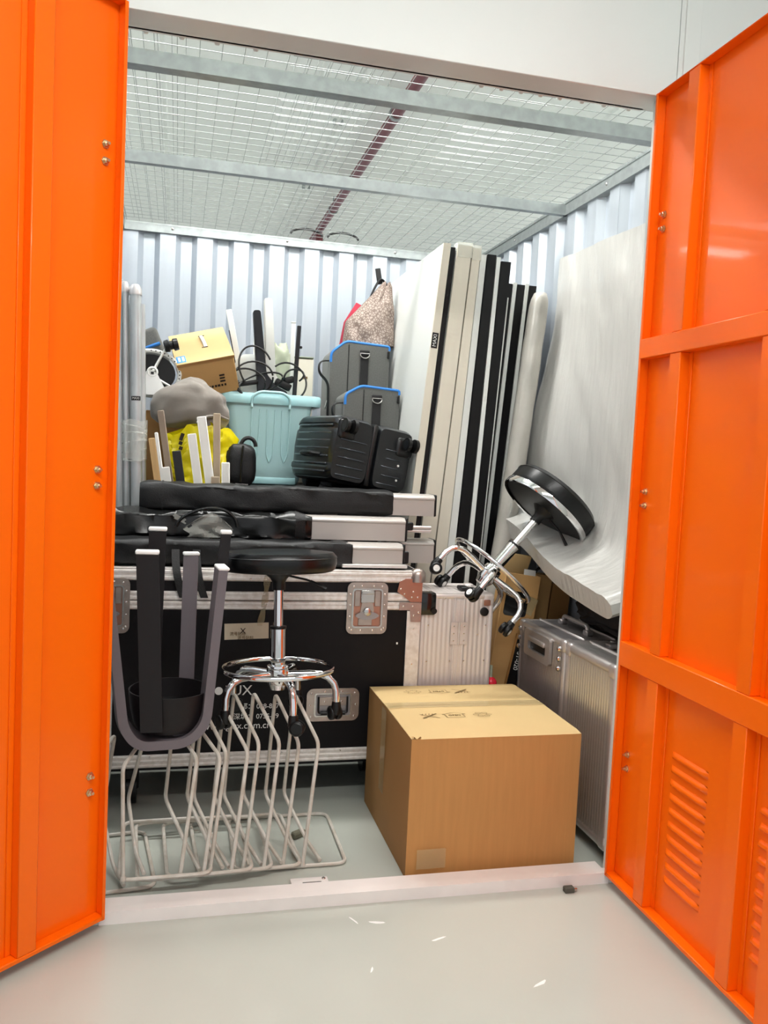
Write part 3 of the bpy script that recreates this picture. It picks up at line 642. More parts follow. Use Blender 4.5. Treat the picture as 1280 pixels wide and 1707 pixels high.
for x0, y0, x1, zt, wdt in ((-0.045, -0.108, -0.07, 0.520, 0.06), (-0.055, 0.098, -0.048, 0.565, 0.05), (0.108, 0.05, 0.150, 0.565, 0.03)):
    lg = part('leg', MB().prism([(x0 - wdt / 2, 0.02), (x0 + wdt / 2, 0.02), (x1 + wdt / 2, zt), (x1 - wdt / 2, zt)], -0.013, 0.013, 'Y'), 'stool_dark', ds, smooth=0, loc=(0, y0, 0))
    part('foot_pad', MB().box((x1, 0, zt + 0.004), (wdt + 0.004, 0.034, 0.011), 0.003, 1), 'pad_white', lg)

# ================================================================== LONG BAGS AND BANNER ROLLS ON THE FLIGHT CASE
def long_bag(name, label, x0, x1, yc, z0, z1, mt, seed, dep=0.10, wr=0.006, tiltz=0.0, group=None):
    t = thing(name, label, 'bag', (0, 0, 0), group=group); zc = (z0 + z1) / 2; hh = (z1 - z0) / 2
    def f(u, v):
        a = 2 * PI * v; c, s = math.cos(a), math.sin(a)
        e = 0.38; sx = abs(c) ** e * (1 if c > 0 else -1); sz = abs(s) ** e * (1 if s > 0 else -1)
        x = x0 + (x1 - x0) * u; k = 1.0 - 0.12 * (max(0, abs(u - 0.5) - 0.46) / 0.04) ** 2
        w = wr * (nz((x * 7, sx * 2, sz * 2), 1, seed) + 0.7 * nz((x * 16 + sz * 5, sx * 3, sz * 4), 1, seed + 3))
        zz = zc + hh * sz * k * (1 if sz < 0 else 1.0) + w * (1 if sz > -0.5 else 0.2) + tiltz * (u - 0.5)
        return (x, yc + dep / 2 * sx * k + w * 0.8, zz)
    part('cover', MB().surf(f, 90, 28, cv=True, capu=True), mt, t, smooth=60)
    return t, f
def strap_ring(t, f, u, w=0.02, mt='webbing', off=1.06, yc=0, zc=0):
    def g(a, b):
        p = Vector(f(u + (b - 0.5) * w, a)); c = Vector((p.x, yc, zc)); return c + (p - c) * off
    part('strap', MB().surf(g, 28, 3, cu=True), mt, t)
t, f = long_bag('long_bag', 'long black fabric bag lying on top of the stack of rolls', 0.035, 0.965, 0.935, 1.022, 1.118, 'nylon', 1.3, 0.10, 0.009)
strap_ring(t, f, 0.085, 0.006, 'webbing', 1.05, 0.935, 1.07)
t, f = long_bag('long_bag', 'wrinkled black bag with clear window in the middle of the stack', -0.09, 0.645, 0.865, 0.930, 1.022, 'nylon_shiny', 6.1, 0.11, 0.017)
strap_ring(t, f, 0.94, 0.05, 'webbing', 1.04, 0.865, 0.976); 
part('window_trim', MB().tube([(0.27 + 0.105 * math.cos(a), 0.80, 0.968 + 0.07 * math.sin(a) * (1 + 0.2 * math.cos(a))) for a in [PI * (0.02 + 0.96 * q / 20) for q in range(21)]], 0.010, 8, flat=0.6), 'nylon_shiny', t)
part('clear_window', MB().surf(lambda u, v: (0.20 + 0.15 * v + 0.012 * math.sin(7 * u + 3 * v), 0.800 - 0.012 * math.sin(u * 8) * math.sin(v * 9) , 0.935 + 0.085 * u * (1 - 0.5 * (2 * v - 1) ** 2)), 12, 16), 'clear_film', t, 'crumpled clear plastic window', smooth=20)
part('clear_window', MB().surf(lambda u, v: (0.155 + 0.04 * v + 0.004 * math.sin(9 * u), 0.797, 1.0 + 0.018 * u - 0.02 * v), 6, 6), 'clear_film', t, smooth=20)
t, f = long_bag('long_bag', 'long black fabric bag lying lowest, right behind the round stool seat', -0.09, 0.785, 0.785, 0.842, 0.932, 'nylon', 9.7, 0.10, 0.009)
strap_ring(t, f, 0.955, 0.07, 'webbing', 1.03, 0.785, 0.887)
for x in (0.165, 0.235):
    part('hanging_strap', MB().surf(lambda u, v: (x + 0.03 * u * u + 0.026 * (v - 0.5), 0.725 - 0.04 * min(1, u * 2.0), 0.90 - 0.16 * u), 8, 3), 'webbing', t)
def banner(label, x0, x1, yc, z0, z1, rods=()):
    t = thing('banner_roll', label, 'banner roll', group=None); h = z1 - z0; dd = 0.085
    y0 = yc - dd / 2
    prof = [(y0, z0), (y0, z1 - 0.022), (y0 - 0.003, z1 - 0.020), (y0 - 0.003, z1 - 0.012), (y0 + 0.004, z1 - 0.004), (y0 + 0.016, z1), (y0 + dd - 0.01, z1), (y0 + dd, z1 - 0.01), (y0 + dd, z0)]
    part('housing', MB().prism(prof, x0, x1 - 0.008, 'X'), 'banner_alu', t, smooth=20)
    part('top_bead', MB().box(((x0 + x1) / 2, y0 - 0.002, z1 - 0.014), (x1 - x0 - 0.016, 0.008, 0.008), 0.002, 1), 'banner_alu_light', t)
    part('end_cap', MB().box((x1 - 0.004, yc, (z0 + z1) / 2), (0.010, dd + 0.004, h + 0.002), 0.003, 1), 'black_plastic', t)
    for z in rods: part('rod', MB().cyl((x1 - 0.01, yc - 0.015, z), (x1 + 0.10, yc - 0.015, z), 0.007, 10), 'alu', t)
    return t
banner('aluminium banner roll ending topmost, sticking out of the upper black bag', 0.93, 1.140, 0.945, 1.026, 1.108)
t = banner('aluminium banner roll in the middle, sticking out of the wrinkled bag', 0.60, 1.008, 0.872, 0.934, 1.020, (0.985, 0.972))
part('bracket', MB().box((1.02, 0.85, 0.99), (0.03, 0.02, 0.03), 0.004, 1), 'black_plastic', t)
t = banner('aluminium banner roll lowest, sticking out of the bag behind the stool seat', 0.74, 0.982, 0.795, 0.842, 0.929)
part('foot_bar', MB().box((0.865, 0.735, 0.852), (0.24, 0.03, 0.012), 0.002, 1), 'banner_alu_light', t)
part('knob', MB().box((0.992, 0.775, 0.88), (0.02, 0.02, 0.045), 0.004, 1), 'black_plastic', t)
banner('aluminium banner roll end at the back beside the leaning boards, below the middle one', 0.95, 1.150, 0.955, 0.842, 0.932)

# ================================================================== LEANING BOARDS
def board(label, xt0, xt1, xb0, xb1, zt, y0, y1, edge, face, zb=0.004, film=False, cat='board'):
    # slab whose ends are given at the top (z=zt) and at z=1.03
    t = thing('leaning_board', label, cat, group=None)
    def X(a_t, a_b, z): return a_b + (a_t - a_b) * (z - 1.03) / (zt - 1.03)
    A = [(X(xt0, xb0, zb), zb), (X(xt1, xb1, zb), zb), (X(xt1, xb1, zt), zt), (X(xt0, xb0, zt), zt)]
    part('slab', MB().prism(A, y0 + 0.012, y1, 'Y'), face, t, smooth=0)
    part('edge_strip', MB().prism(A, y0, y0 + 0.012, 'Y'), edge, t, smooth=0)
    if film:
        B = [(a + (-0.002 if i in (0, 3) else 0.0018), z + (0.01 if i > 1 else -0.0)) for i, (a, z) in enumerate(A)]
        part('corner_wrap', MB().prism([(B[3][0], zt - 0.05), (B[2][0], zt - 0.05), B[2], B[3]], y0 - 0.004, y0 + 0.05, 'Y'), 'clear_film', t, smooth=0)
    return t, X
t, X = board('tall white panel leaning leftmost, its broad white face towards the tub', 1.177, 1.208, 1.090, 1.122, 2.118, 1.10, 2.36, 'board_cream', 'board_white')
part('maker_label', MB().box((1.159, 1.0995, 1.727), (0.026, 0.002, 0.062), rot=Matrix.Rotation(0.08, 3, 'Y')), 'black_plastic', t, 'black sticker with white capitals')
text('lettering', 'MAXI', 0.021, 'white_print', t, Matrix.Translation((1.159, 1.098, 1.727)) @ Matrix.Rotation(-PI / 2 + 0.08, 4, 'Y') @ Matrix.Rotation(PI / 2, 4, 'X'), 'CENTER')
board('thin black board behind the edge of the leftmost white panel', 1.213, 1.232, 1.127, 1.146, 2.108, 1.115, 2.34, 'board_black', 'board_black')
board('cream-edged panel with film-wrapped corner, second of the pale panels', 1.238, 1.298, 1.150, 1.214, 2.118, 1.10, 2.34, 'board_cream', 'board_white', film=True)
board('cream-edged panel with film-wrapped corner, third of the pale panels', 1.303, 1.336, 1.220, 1.268, 2.112, 1.10, 2.34, 'board_cream', 'board_white', film=True)
board('narrow white panel edge beside the first broad black board edge', 1.339, 1.364, 1.272, 1.302, 2.090, 1.105, 2.34, 'board_white', 'board_white')
board('broad black board edge nearest the pale panels, tall', 1.367, 1.404, 1.305, 1.352, 2.092, 1.10, 2.34, 'board_black', 'board_black')
board('narrow white strip board between the two tall black board edges', 1.407, 1.424, 1.355, 1.374, 2.085, 1.10, 2.34, 'board_white', 'board_white')
board('second tall black board edge, further right', 1.427, 1.470, 1.377, 1.412, 2.070, 1.10, 2.34, 'board_black', 'board_black')
board('shorter white board edge right of the tall black boards', 1.4690, 1.4755, 1.4185, 1.4245, 1.93, 1.12, 2.30, 'board_white', 'board_white')
for i, (a, b, c, d) in enumerate([(1.488, 1.53, 1.425, 1.465), (1.552, 1.586, 1.487, 1.519), (1.606, 1.64, 1.541, 1.573)]):
    board(['short black board edge just right of the tall boards', 'short black board edge behind the top of the wrapped roll, middle of three', 'short black board edge furthest right beside the mattress'][i], a, b, c, d, 2.01, 1.22, 2.32, 'board_black', 'board_black')
for i, (a, b, c, d) in enumerate([(1.532, 1.548, 1.467, 1.483), (1.588, 1.603, 1.521, 1.537)]):
    board(['short white board edge between the first two short black ones', 'short white board edge between the last two short black ones'][i], a, b, c, d, 2.015, 1.215, 2.32, 'board_white', 'board_white')

# wrapped roll
t = thing('wrapped_roll', 'slim grey roll wrapped in plastic film leaning between boards and mattress', 'roll')
P0, P1 = Vector((1.375, 1.045, 0.0)), Vector((1.615, 1.12, 1.96))
def rollf(u, v):
    a = 2 * PI * v; p = P0.lerp(P1, u); r = 0.050 * (1 - 0.12 * u) * (1 - 0.35 * max(0, (u - 0.97) / 0.03) ** 2); bend = 0.012 * math.sin(u * PI)
    w = 0.004 * nz((u * 22, math.cos(a) * 2, math.sin(a) * 2), 1, 2)
    return (p.x + bend + (r + w) * math.cos(a) * 0.9, p.y + (r + w) * math.sin(a), p.z)
part('film', MB().surf(rollf, 80, 20, cv=True, capu=True), 'roll_film', t, smooth=70)
part('tape_patch', MB().surf(lambda u, v: Vector(rollf(0.53 + 0.022 * u, 0.69 + 0.04 * v)) + Vector((-0.001, -0.003, 0)), 5, 5), 'clear_film', t)

# ================================================================== MATTRESS
mt_ = thing('wrapped_mattress', 'white mattress in clear plastic film leaning on the right wall', 'mattress')
CL = fillet([(1.755, 0, 2.10), (1.750, 0, 1.45), (1.748, 0, 1.10), (1.715, 0, 0.925), (1.60, 0, 0.865), (1.50, 0, 0.835)], 0.10, 7)
def resample(P, n):
    L = [0.0]
    for a, b in zip(P, P[1:]): L.append(L[-1] + (b - a).length)
    out = []
    for i in range(n):
        s = L[-1] * i / (n - 1); k = 0
        while k < len(L) - 2 and L[k + 1] < s: k += 1
        q = (s - L[k]) / max(1e-9, L[k + 1] - L[k]); p = P[k].lerp(P[k + 1], q); out.append((p, (P[k + 1] - P[k]).normalized(), s))
    return out
RS = resample(CL, 64); SL = RS[-1][2]
Y0m, Y1m = 0.16, 1.20; TH = 0.078
def matf(u, v):
    # u along the length of the section loop, v along depth Y
    n = 64; idx = u * (2 * n + 8)
    i = int(round(idx))
    if i < n: k, sd = i, 1.0
    elif i < n + 4: k, sd = n - 1, 1 - (i - n + 1) / 2.5
    elif i < 2 * n + 4: k, sd = 2 * n + 3 - i, -1.0
    else: k, sd = 0, -1 + (i - 2 * n - 3) / 2.5
    p, t_, s = RS[k]; nrm = Vector((-abs(t_.z) if True else 0, 0, -t_.x)).normalized() if True else None
    nrm = Vector((t_.z, 0, -t_.x)); nrm = nrm if nrm.x < 0 or (abs(nrm.x) < 1e-3 and nrm.z > 0) else -nrm
    y = Y0m + (Y1m - Y0m) * v; sm = lambda q: (lambda c: c * c * (3 - 2 * c))(min(1.0, max(0.0, q)))
    low = sm((1.28 - p.z) / 0.45); far = sm((y - 0.45) / 0.75); lean = sm((2.0 - p.z) / 0.85) * sm((y - 0.80) / 0.40)
    p2 = Vector((p.x + 0.02 * low * far - 0.10 * lean * (1 - 0.7 * low), 0, p.z + 0.16 * low * far - 0.035 * low * sm((0.6 - y) / 0.45)))
    ev = 1 - max(0, (abs(v - 0.5) - 0.45) / 0.05) ** 2 * 0.6; p2.x += 0.05 * low * max(0, (v - 0.88) / 0.12) ** 2
    w = 0.010 * nz((y * 3 + s * 1.5, s * 2.2, 0), 1, 5) + 0.006 * nz((y * 11 + s * 6, s * 3, 3), 1, 9) + 0.004 * abs(nz((y * 26 + s * 10, s * 5, 3), 1, 1))
    if sd < 0: w = 0
    tz = 0.03 * (v - 0.3) if k < 5 else 0
    q = p2 + nrm * (TH / 2 * sd * ev + w * max(sd, 0)); return (q.x, y, q.z + tz)
part('film_cover', MB().surf(matf, 2 * 64 + 8, 70, cu=True, capu=False), 'mattress_film', mt_, smooth=80)
for v in (0.0, 1.0):
    mb = MB(); vs = [mb.V(matf(i / 136, v)) for i in range(136)]
    for i in range(63):
        a, b = vs[i], vs[i + 1]; c, d = vs[131 - i - 1], vs[131 - i]
        mb.face([a, b, c, d])
    part('end_face', mb, 'mattress_film', mt_, smooth=80)
db = thing('black_bundle', 'dark crumpled bundle stuffed under the bottom of the mattress', 'bundle')
def bundle(u, v):
    a = PI * (u - 0.5); b = 2 * PI * v
    n_ = Vector((math.cos(a) * math.cos(b), math.cos(a) * math.sin(b), math.sin(a)))
    q = Vector([abs(c) ** 0.55 * (1 if c > 0 else -1) for c in n_]); w = 1 + 0.28 * nz(n_ * 3.5, 1, 4) + 0.1 * nz(n_ * 9, 1, 2)
    return (1.745 + 0.05 * q.x * w, 0.50 + 0.28 * q.y * w, 0.695 + 0.052 * q.z * w)
part('cloth', MB().surf(bundle, 30, 60, cv=True), 'dark_bag', db, smooth=60)

# ================================================================== ALUMINIUM CASES
def alu_case(name, label, loc, rotz, w, d, h, body, edge, hinge=False, pitch=0.0105, handle='', er=0.016, feet=0.0, rd=0.003):
    t = thing(name, label, 'case', loc, rotz)
    part('shell', MB().box((w / 2, d / 2, h / 2 + feet / 2), (w - 0.012, d - 0.012, h - 0.012 - feet), 0.008, 2), body, t)
    def ribs(n, L, zc0, zc1, place):
        mb = MB(); prof = []
        for k in range(n):
            a = L * k / n; b = L * (k + 1) / n; e = (b - a)
            prof += [(a + e * q / 8, rd * 0.5 * (1 - math.cos(2 * PI * q / 8))) for q in range(8)]
        prof.append((L, 0.0)); A = [mb.V(place(a, q, zc0)) for a, q in prof]; B = [mb.V(place(a, q, zc1)) for a, q in prof]
        for i in range(len(prof) - 1): mb.face([A[i], A[i + 1], B[i + 1], B[i]])
        return mb
    m_ = 0.018
    part('ribbed_panel', ribs(int((w - 2 * m_) / pitch), w - 2 * m_, feet + m_, h - m_, lambda a, q, z: (m_ + a, 0.004 - q, z)), body, t, smooth=30)
    part('ribbed_panel', ribs(int((d - 2 * m_) / pitch), d - 2 * m_, feet + m_, h - m_, lambda a, q, z: (0.004 - q, m_ + a, z)), body, t, smooth=30)
    part('ribbed_panel', ribs(int((w - 2 * m_) / pitch), w - 2 * m_, m_, d - m_, lambda a, q, z: (m_ + a, z, h - 0.004 + q)), body, t, smooth=30)
    z0 = feet
    for zz_ in (z0 + er * 0.6, h - er * 0.6):
        part('edge_rail', MB().box((w / 2, er * 0.6, zz_), (w, er * 1.3, er * 1.3), er * 0.5, 3), edge, t)
        part('edge_rail', MB().box((w / 2, d - er * 0.6, zz_), (w, er * 1.3, er * 1.3), er * 0.5, 3), edge, t)
        for xx in (er * 0.6, w - er * 0.6): part('edge_rail', MB().box((xx, d / 2, zz_), (er * 1.3, d, er * 1.3), er * 0.5, 3), edge, t)
    for xx in (er * 0.6, w - er * 0.6):
        for yy in (er * 0.6, d - er * 0.6): part('edge_rail', MB().box((xx, yy, (h + z0) / 2), (er * 1.3, er * 1.3, h - z0), er * 0.5, 3), edge, t)
    for xx in (0.02, w - 0.02):
        for yy in (0.02, d - 0.02):
            for zz_ in (z0 + 0.022, h - 0.022):
                c = part('corner_cap', MB().box((xx, yy, zz_), (0.046, 0.046, 0.05), 0.012, 3), edge, t)
    if feet:
        for xx in (0.04, w - 0.04):
            for yy in (0.04, d - 0.04): part('wheel', MB().cyl((xx - 0.01, yy, feet * 0.5), (xx + 0.01, yy, feet * 0.5), feet * 0.5, 14), 'black_plastic', t)
    return t
AX, AY = 1.050, 0.735
t = alu_case('aluminium_case', 'upright ribbed aluminium case beside the black flight case', (AX, AY, 0.0), 0.0, 0.283, 0.26, 0.752, 'alu_warm', 'alu_warm', pitch=0.0165, rd=0.002)
part('centre_seam', MB().box((0.148, -0.001, 0.40), (0.030, 0.006, 0.66), 0.002, 1).box((0.148, -0.004, 0.40), (0.006, 0.004, 0.66), 0.001, 1).tube([(0.13, -0.003, 0.07), (0.13, -0.003, 0.735)], 0.004, 8).tube([(0.166, -0.003, 0.07), (0.166, -0.003, 0.735)], 0.004, 8), 'alu_warm', t)
hg = part('hinge', MB().box((0.130, -0.006, 0.605), (0.028, 0.003, 0.085), 0.001, 1).box((0.166, -0.006, 0.605), (0.028, 0.003, 0.085), 0.001, 1).tube([(0.148, -0.008, 0.562), (0.148, -0.008, 0.648)], 0.004, 8), 'alu_warm', t)
for x in (0.128, 0.168):
    for z in (0.578, 0.605, 0.632): mk('rivet', RIVET, None, hg, (x, -0.0075, z), FR)
for x, z in ((0.03, 0.635), (0.03, 0.50), (0.255, 0.635), (0.255, 0.50), (0.12, 0.50), (0.175, 0.50), (0.09, 0.735), (0.2, 0.735), (0.225, 0.60), (0.03, 0.37), (0.12, 0.36), (0.255, 0.37)): mk('rivet', RIVET, None, t, (x, 0.001, z), FR)
part('rubber_stud', MB().lathe([(0.017, 0), (0.016, 0.006), (0.008, 0.009), (0, 0.007)], 18, Matrix.Translation((0.247, 0.001, 0.685)) @ Matrix.Rotation(PI / 2, 4, 'X')), 'black_plastic', t, 'round black rubber stud')
c = part('wheel_housing', MB().box((0.022, 0.012, 0.715), (0.066, 0.05, 0.085), 0.010, 2), 'black_gloss', t, 'glossy black corner wheel housing')
part('wheel', MB().tube([(0.045, -0.018, 0.69), (0.045, 0.0, 0.69)], 0.011, 12), 'black_plastic', c)
part('latch', MB().box((0.195, 0.10, 0.758), (0.035, 0.06, 0.014), 0.003, 1), 'black_plastic', t)
part('corner_badge', MB().box((0.255, -0.005, 0.72), (0.026, 0.004, 0.022), 0.003, 1), 'reddish_steel', t, 'coppery corner reinforcement')
# two cases on the right, ribbed face towards -X
t = alu_case('aluminium_case', 'dark ribbed aluminium case with recessed side handle, further back on the right', (1.50, 0.865, 0.0), -PI / 2, 0.40, 0.285, 0.632, 'alu_dark', 'alu', pitch=0.0135, feet=0.035, er=0.02)
hdl = part('handle_recess', ringplate(0.225, 0.10, 0.014, 0.155, 0.046, 0.010, -0.012, 0.0, 0.19, 0.566), 'alu', t, 'pale recessed carrying handle')
part('handle_pocket', MB().box((0.19, 0.0, 0.566), (0.158, 0.002, 0.05)), 'black_plastic', hdl)
part('handle_grip', MB().box((0.19, -0.012, 0.584), (0.145, 0.012, 0.018), 0.004, 2), 'alu', hdl)
for xx in (0.022, 0.378):
    for zz_ in (0.60, 0.565, 0.53): part('corner_stud', MB().lathe([(0.010, 0), (0.010, 0.006), (0.006, 0.010), (0, 0.010)], 12, Matrix.Translation((xx, -0.006, zz_)) @ Matrix.Rotation(PI / 2, 4, 'X')), 'chrome', t)
th = part('top_handle', MB().tube(fillet([(0.09, 0.14, 0.63), (0.10, 0.14, 0.665), (0.29, 0.14, 0.665), (0.30, 0.14, 0.63)], 0.012), 0.009, 10, flat=0.8), 'alu', t, 'folding metal top handle')
for xx in (0.09, 0.30): part('hinge_block', MB().box((xx, 0.14, 0.64), (0.034, 0.03, 0.02), 0.004, 1), 'alu_dark', th)
for yy in (0.08, 0.2): part('lid_seam', MB().box((0.2, yy, 0.634), (0.38, 0.008, 0.008), 0.002, 1), 'alu', t)
t = alu_case('aluminium_case', 'pale ribbed aluminium case with rounded corners nearest the right jamb', (1.50, 0.458, 0.0), -PI / 2, 0.345, 0.285, 0.632, 'alu_film', 'alu', pitch=0.0155, feet=0.04, er=0.028)
for yy in (0.09, 0.17): part('lid_seam', MB().box((0.172, yy, 0.634), (0.33, 0.008, 0.010), 0.002, 1), 'alu', t)
for xx in (0.10, 0.25): part('latch', MB().box((xx, 0.13, 0.640), (0.04, 0.05, 0.016), 0.004, 2), 'alu_dark', t)

# ================================================================== CARTONS BESIDE THE CASES
def carton(name, label, x, yy, w, d, h, lean, mt, open_top=False):
    t = thing(name, label, 'carton', (x, yy, 0.0)); t.rotation_euler = (0, lean, 0)
    th_ = 0.004
    part('front_wall', MB().box((w / 2, th_ / 2, h / 2), (w, th_, h), 0.001, 1), mt, t)
    part('back_wall', MB().box((w / 2, d - th_ / 2, h / 2), (w, th_, h), 0.001, 1), mt, t)
    for xx in (th_ / 2, w - th_ / 2): part('side_wall', MB().box((xx, d / 2, h / 2), (th_, d - 2 * th_, h), 0.001, 1), mt, t)
    part('bottom', MB().box((w / 2, d / 2, th_ / 2), (w - 2 * th_, d - 2 * th_, th_)), mt, t)
    if not open_top: part('top_flap', MB().box((w / 2, d / 2, h - th_ / 2), (w - 2 * th_, d - 2 * th_, th_)), mt, t)
    return t
t = carton('brown_carton', 'open brown carton with black hand hole between the aluminium cases', 1.342, 0.895, 0.150, 0.085, 0.82, 0.125, 'kraft', True)
part('hand_hole', MB().prism(rrect(0.098, 0.10, 0.014, 4, 0.062, 0.70), -0.0016, 0.002, 'Y'), 'black_gloss', t, 'black rounded hand hole')
part('top_flap', MB().box((0.06, 0.06, 0.855), (0.11, 0.003, 0.085), rot=Matrix.Rotation(0.35, 3, 'X')), 'kraft_lit', t)
part('paper_liner', MB().box((0.115, 0.035, 0.815), (0.05, 0.003, 0.05), rot=Matrix.Rotation(-0.2, 3, 'X')), 'white_print', t, 'scrap of white paper')
part('tape_patch', MB().box((0.12, -0.001, 0.70), (0.05, 0.001, 0.07), rot=Matrix.Rotation(0.3, 3, 'Y')), 'tape', t)
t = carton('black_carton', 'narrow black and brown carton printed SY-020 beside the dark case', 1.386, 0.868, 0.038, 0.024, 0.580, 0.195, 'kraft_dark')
part('black_band', MB().box((0.019, -0.0015, 0.475), (0.040, 0.002, 0.20)), 'black_plastic', t)
text('lettering', 'SY-020', 0.026, 'white_print', t, Matrix.Translation((0.019, -0.003, 0.475)) @ Matrix.Rotation(PI / 2, 4, 'Y') @ Matrix.Rotation(PI / 2, 4, 'X'), 'CENTER')
part('shipping_label', MB().box((0.019, -0.0015, 0.345), (0.03, 0.001, 0.04)), 'white_print', t)
t = carton('brown_carton', 'slim brown carton under the mattress, next to the open one', 1.522, 0.985, 0.092, 0.075, 0.80, 0.09, 'kraft')
part('carry_loop', MB().tube([(0.05 + 0.022 * math.cos(a), 0.03, 0.80 + 0.025 * math.sin(a)) for a in [PI * q / 10 for q in range(11)]], 0.006, 8), 'black_plastic', t)
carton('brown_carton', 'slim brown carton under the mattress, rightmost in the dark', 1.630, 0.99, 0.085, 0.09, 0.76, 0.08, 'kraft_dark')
t = thing('floor_pole', 'thin pole with a bright red ball behind the big cardboard box', 'pole', (1.362, 0.775, 0.0)); t.rotation_euler = (0, -0.02, 0)
part('shaft', MB().cyl((0, 0, 0), (0, 0, 0.47), 0.006, 10), 'cushion_green', t)
part('ball', MB().lathe([(0.024 * math.sin(a), 0.402 - 0.024 * math.cos(a)) for a in [PI * q / 12 for q in range(13)]], 20), 'red_ball', t, 'glossy red ball')

# ================================================================== BACK STACK: black trunk that carries the pile
tk = thing('road_case', 'large black road case behind the long bags, under the teal tub', 'case')
part('body', MB().box((0.435, 1.79, 0.55), (1.11, 1.16, 1.096), 0.01, 2), 'laminate', tk)
part('edge_strip', MB().box((0.435, 1.212, 1.085), (1.112, 0.012, 0.03), 0.002, 1), 'suitcase_dark', tk)
part('edge_strip', MB().box((0.435, 1.212, 0.02), (1.112, 0.012, 0.04), 0.002, 1), 'suitcase_dark', tk)
for x in (0.1, 0.78): part('latch', MB().box((x, 1.207, 1.04), (0.06, 0.012, 0.09), 0.004, 1), 'latch_steel', tk)
TZ = 1.098
# ---- teal tub
tb = thing('storage_tub', 'translucent teal plastic storage tub with lid and handle', 'tub', (0.548, 1.66, TZ))
def tubf(z):  # half widths at height
    k = z / 0.375; return 0.142 + 0.048 * k + (0.0), 0.13 + 0.03 * k
mb = MB(); rings = []
for z in (0.0, 0.004, 0.02, 0.1, 0.2, 0.3, 0.375):
    a, b = tubf(z); s_ = 0.86 if z == 0 else (0.95 if z < 0.01 else 1.0)
    rings.append([mb.V((x * s_, y_ * s_, z)) for x, y_ in rrect(2 * a, 2 * b, 0.035, 6)])
for A, B in zip(rings, rings[1:]):
    for j in range(len(A)): mb.face([A[j], A[(j + 1) % len(A)], B[(j + 1) % len(B)], B[j]])
mb.face(rings[0][::-1])
part('body', mb, 'teal', tb, smooth=50)
for x in (-0.062, 0.005, 0.07):
    for s in (-0.02, 0.02):
        part('moulded_rib', MB().tube(fillet([(x + s * 0.9 , -0.162, 0.33), (x + s * 0.7, -0.145, 0.13), (x, -0.138, 0.10)], 0.03), 0.003, 6), 'teal', tb)
part('base_band', MB().box((0, -0.131, 0.02), (0.25, 0.006, 0.03), 0.003, 2), 'teal_lid', tb)
lid = MB()
for z, g in (): pass
L0 = rrect(0.452, 0.36, 0.05, 6); 
def ring_at(mb, k, z): return [mb.V((x * k, y_ * k, z)) for x, y_ in L0]
mb = MB(); rr_ = [ring_at(mb, 0.93, 0.355), ring_at(mb, 0.985, 0.352), ring_at(mb, 1.0, 0.362), ring_at(mb, 1.0, 0.388), ring_at(mb, 0.975, 0.398), ring_at(mb, 0.93, 0.398), ring_at(mb, 0.90, 0.385)]
for A, B in zip(rr_, rr_[1:]):
    for j in range(len(A)): mb.face([A[j], A[(j + 1) % len(A)], B[(j + 1) % len(B)], B[j]])
mb.face(rr_[-1])
part('lid', mb, 'teal_lid', tb, smooth=50)
hn = part('handle', MB().tube(fillet([(-0.082, -0.183, 0.352), (-0.082, -0.192, 0.382), (-0.05, -0.192, 0.404), (0.05, -0.192, 0.404), (0.082, -0.192, 0.382), (0.082, -0.183, 0.352)], 0.02), 0.0065, 10), 'teal_lid', tb, 'arched clip handle')
for x in (-0.082, 0.082): part('handle_hook', MB().tube([(x, -0.186, 0.365), (x, -0.186, 0.338), (x, -0.172, 0.332)], 0.005, 8), 'teal', hn)
TT = TZ + 0.386
# ---- things standing on and behind the tub
def lstand(name, label, x, yy, mt, mt_edge, h, w, foot, lean):
    t = thing(name, label, 'stand', (x, yy, TT)); t.rotation_euler = (0, lean, 0)
    prof = fillet([(0, 0, 0), (0, 0, h), (w, 0, h), (w + 0.012, 0, 0.10), (w + 0.05, 0, 0.045), (foot, 0, 0.018), (foot, 0, 0)], 0.012, 4)
    part('upright', MB().prism([(p.x, p.z) for p in prof], 0.0, 0.04, 'Y'), mt, t)
    part('edge_face', MB().prism([(p.x + (0.003 if p.x < 0.01 else -0.003), p.z - (0.002 if p.z > 0.02 else 0)) for p in prof], -0.006, 0.0, 'Y'), mt_edge, t)
    return t
lstand('screen_stand', 'black L-shaped screen stand upright on the tub lid', 0.496, 1.545, 'stand_black', 'stand_black', 0.375, 0.032, 0.13, -0.09)
lstand('screen_stand', 'white L-shaped screen stand upright on the tub lid', 0.535, 1.60, 'stand_white', 'stand_white', 0.44, 0.036, 0.12, -0.05)
t = thing('thin_bar', 'thin black upright bar with a small clip on the tub lid', 'bar', (0.668, 1.60, TT))
part('bar', MB().box((0, 0, 0.165), (0.018, 0.016, 0.33), 0.002, 1, Matrix.Rotation(0.03, 3, 'Y')), 'stand_black', t)
part('clip', MB().box((0.016, 0, 0.235), (0.014, 0.01, 0.012), 0.003, 1), 'black_plastic', t)
t = thing('white_strip', 'slim pale strip with dark edge leaning beside the tilted carton', 'strip', (0.452, 1.70, TT)); t.rotation_euler = (0, -0.22, 0)
part('strip', MB().box((0, 0, 0.20), (0.026, 0.012, 0.40), 0.002, 1), 'stand_white', t)
part('dark_edge', MB().box((-0.0145, 0, 0.16), (0.004, 0.012, 0.30), 0.001, 1), 'stand_black', t)
t = thing('white_post', 'short white post standing behind the black screen stand', 'post', (0.50, 1.74, TT))
part('post', MB().box((0, 0, 0.15), (0.03, 0.02, 0.30), 0.003, 1), 'stand_white', t)
part('cap', MB().box((0, 0, 0.302), (0.034, 0.024, 0.006), 0.001, 1), 'pad_white', t)
t = thing('white_post', 'thin pale post standing beside the thin black bar', 'post', (0.655, 1.66, TT))
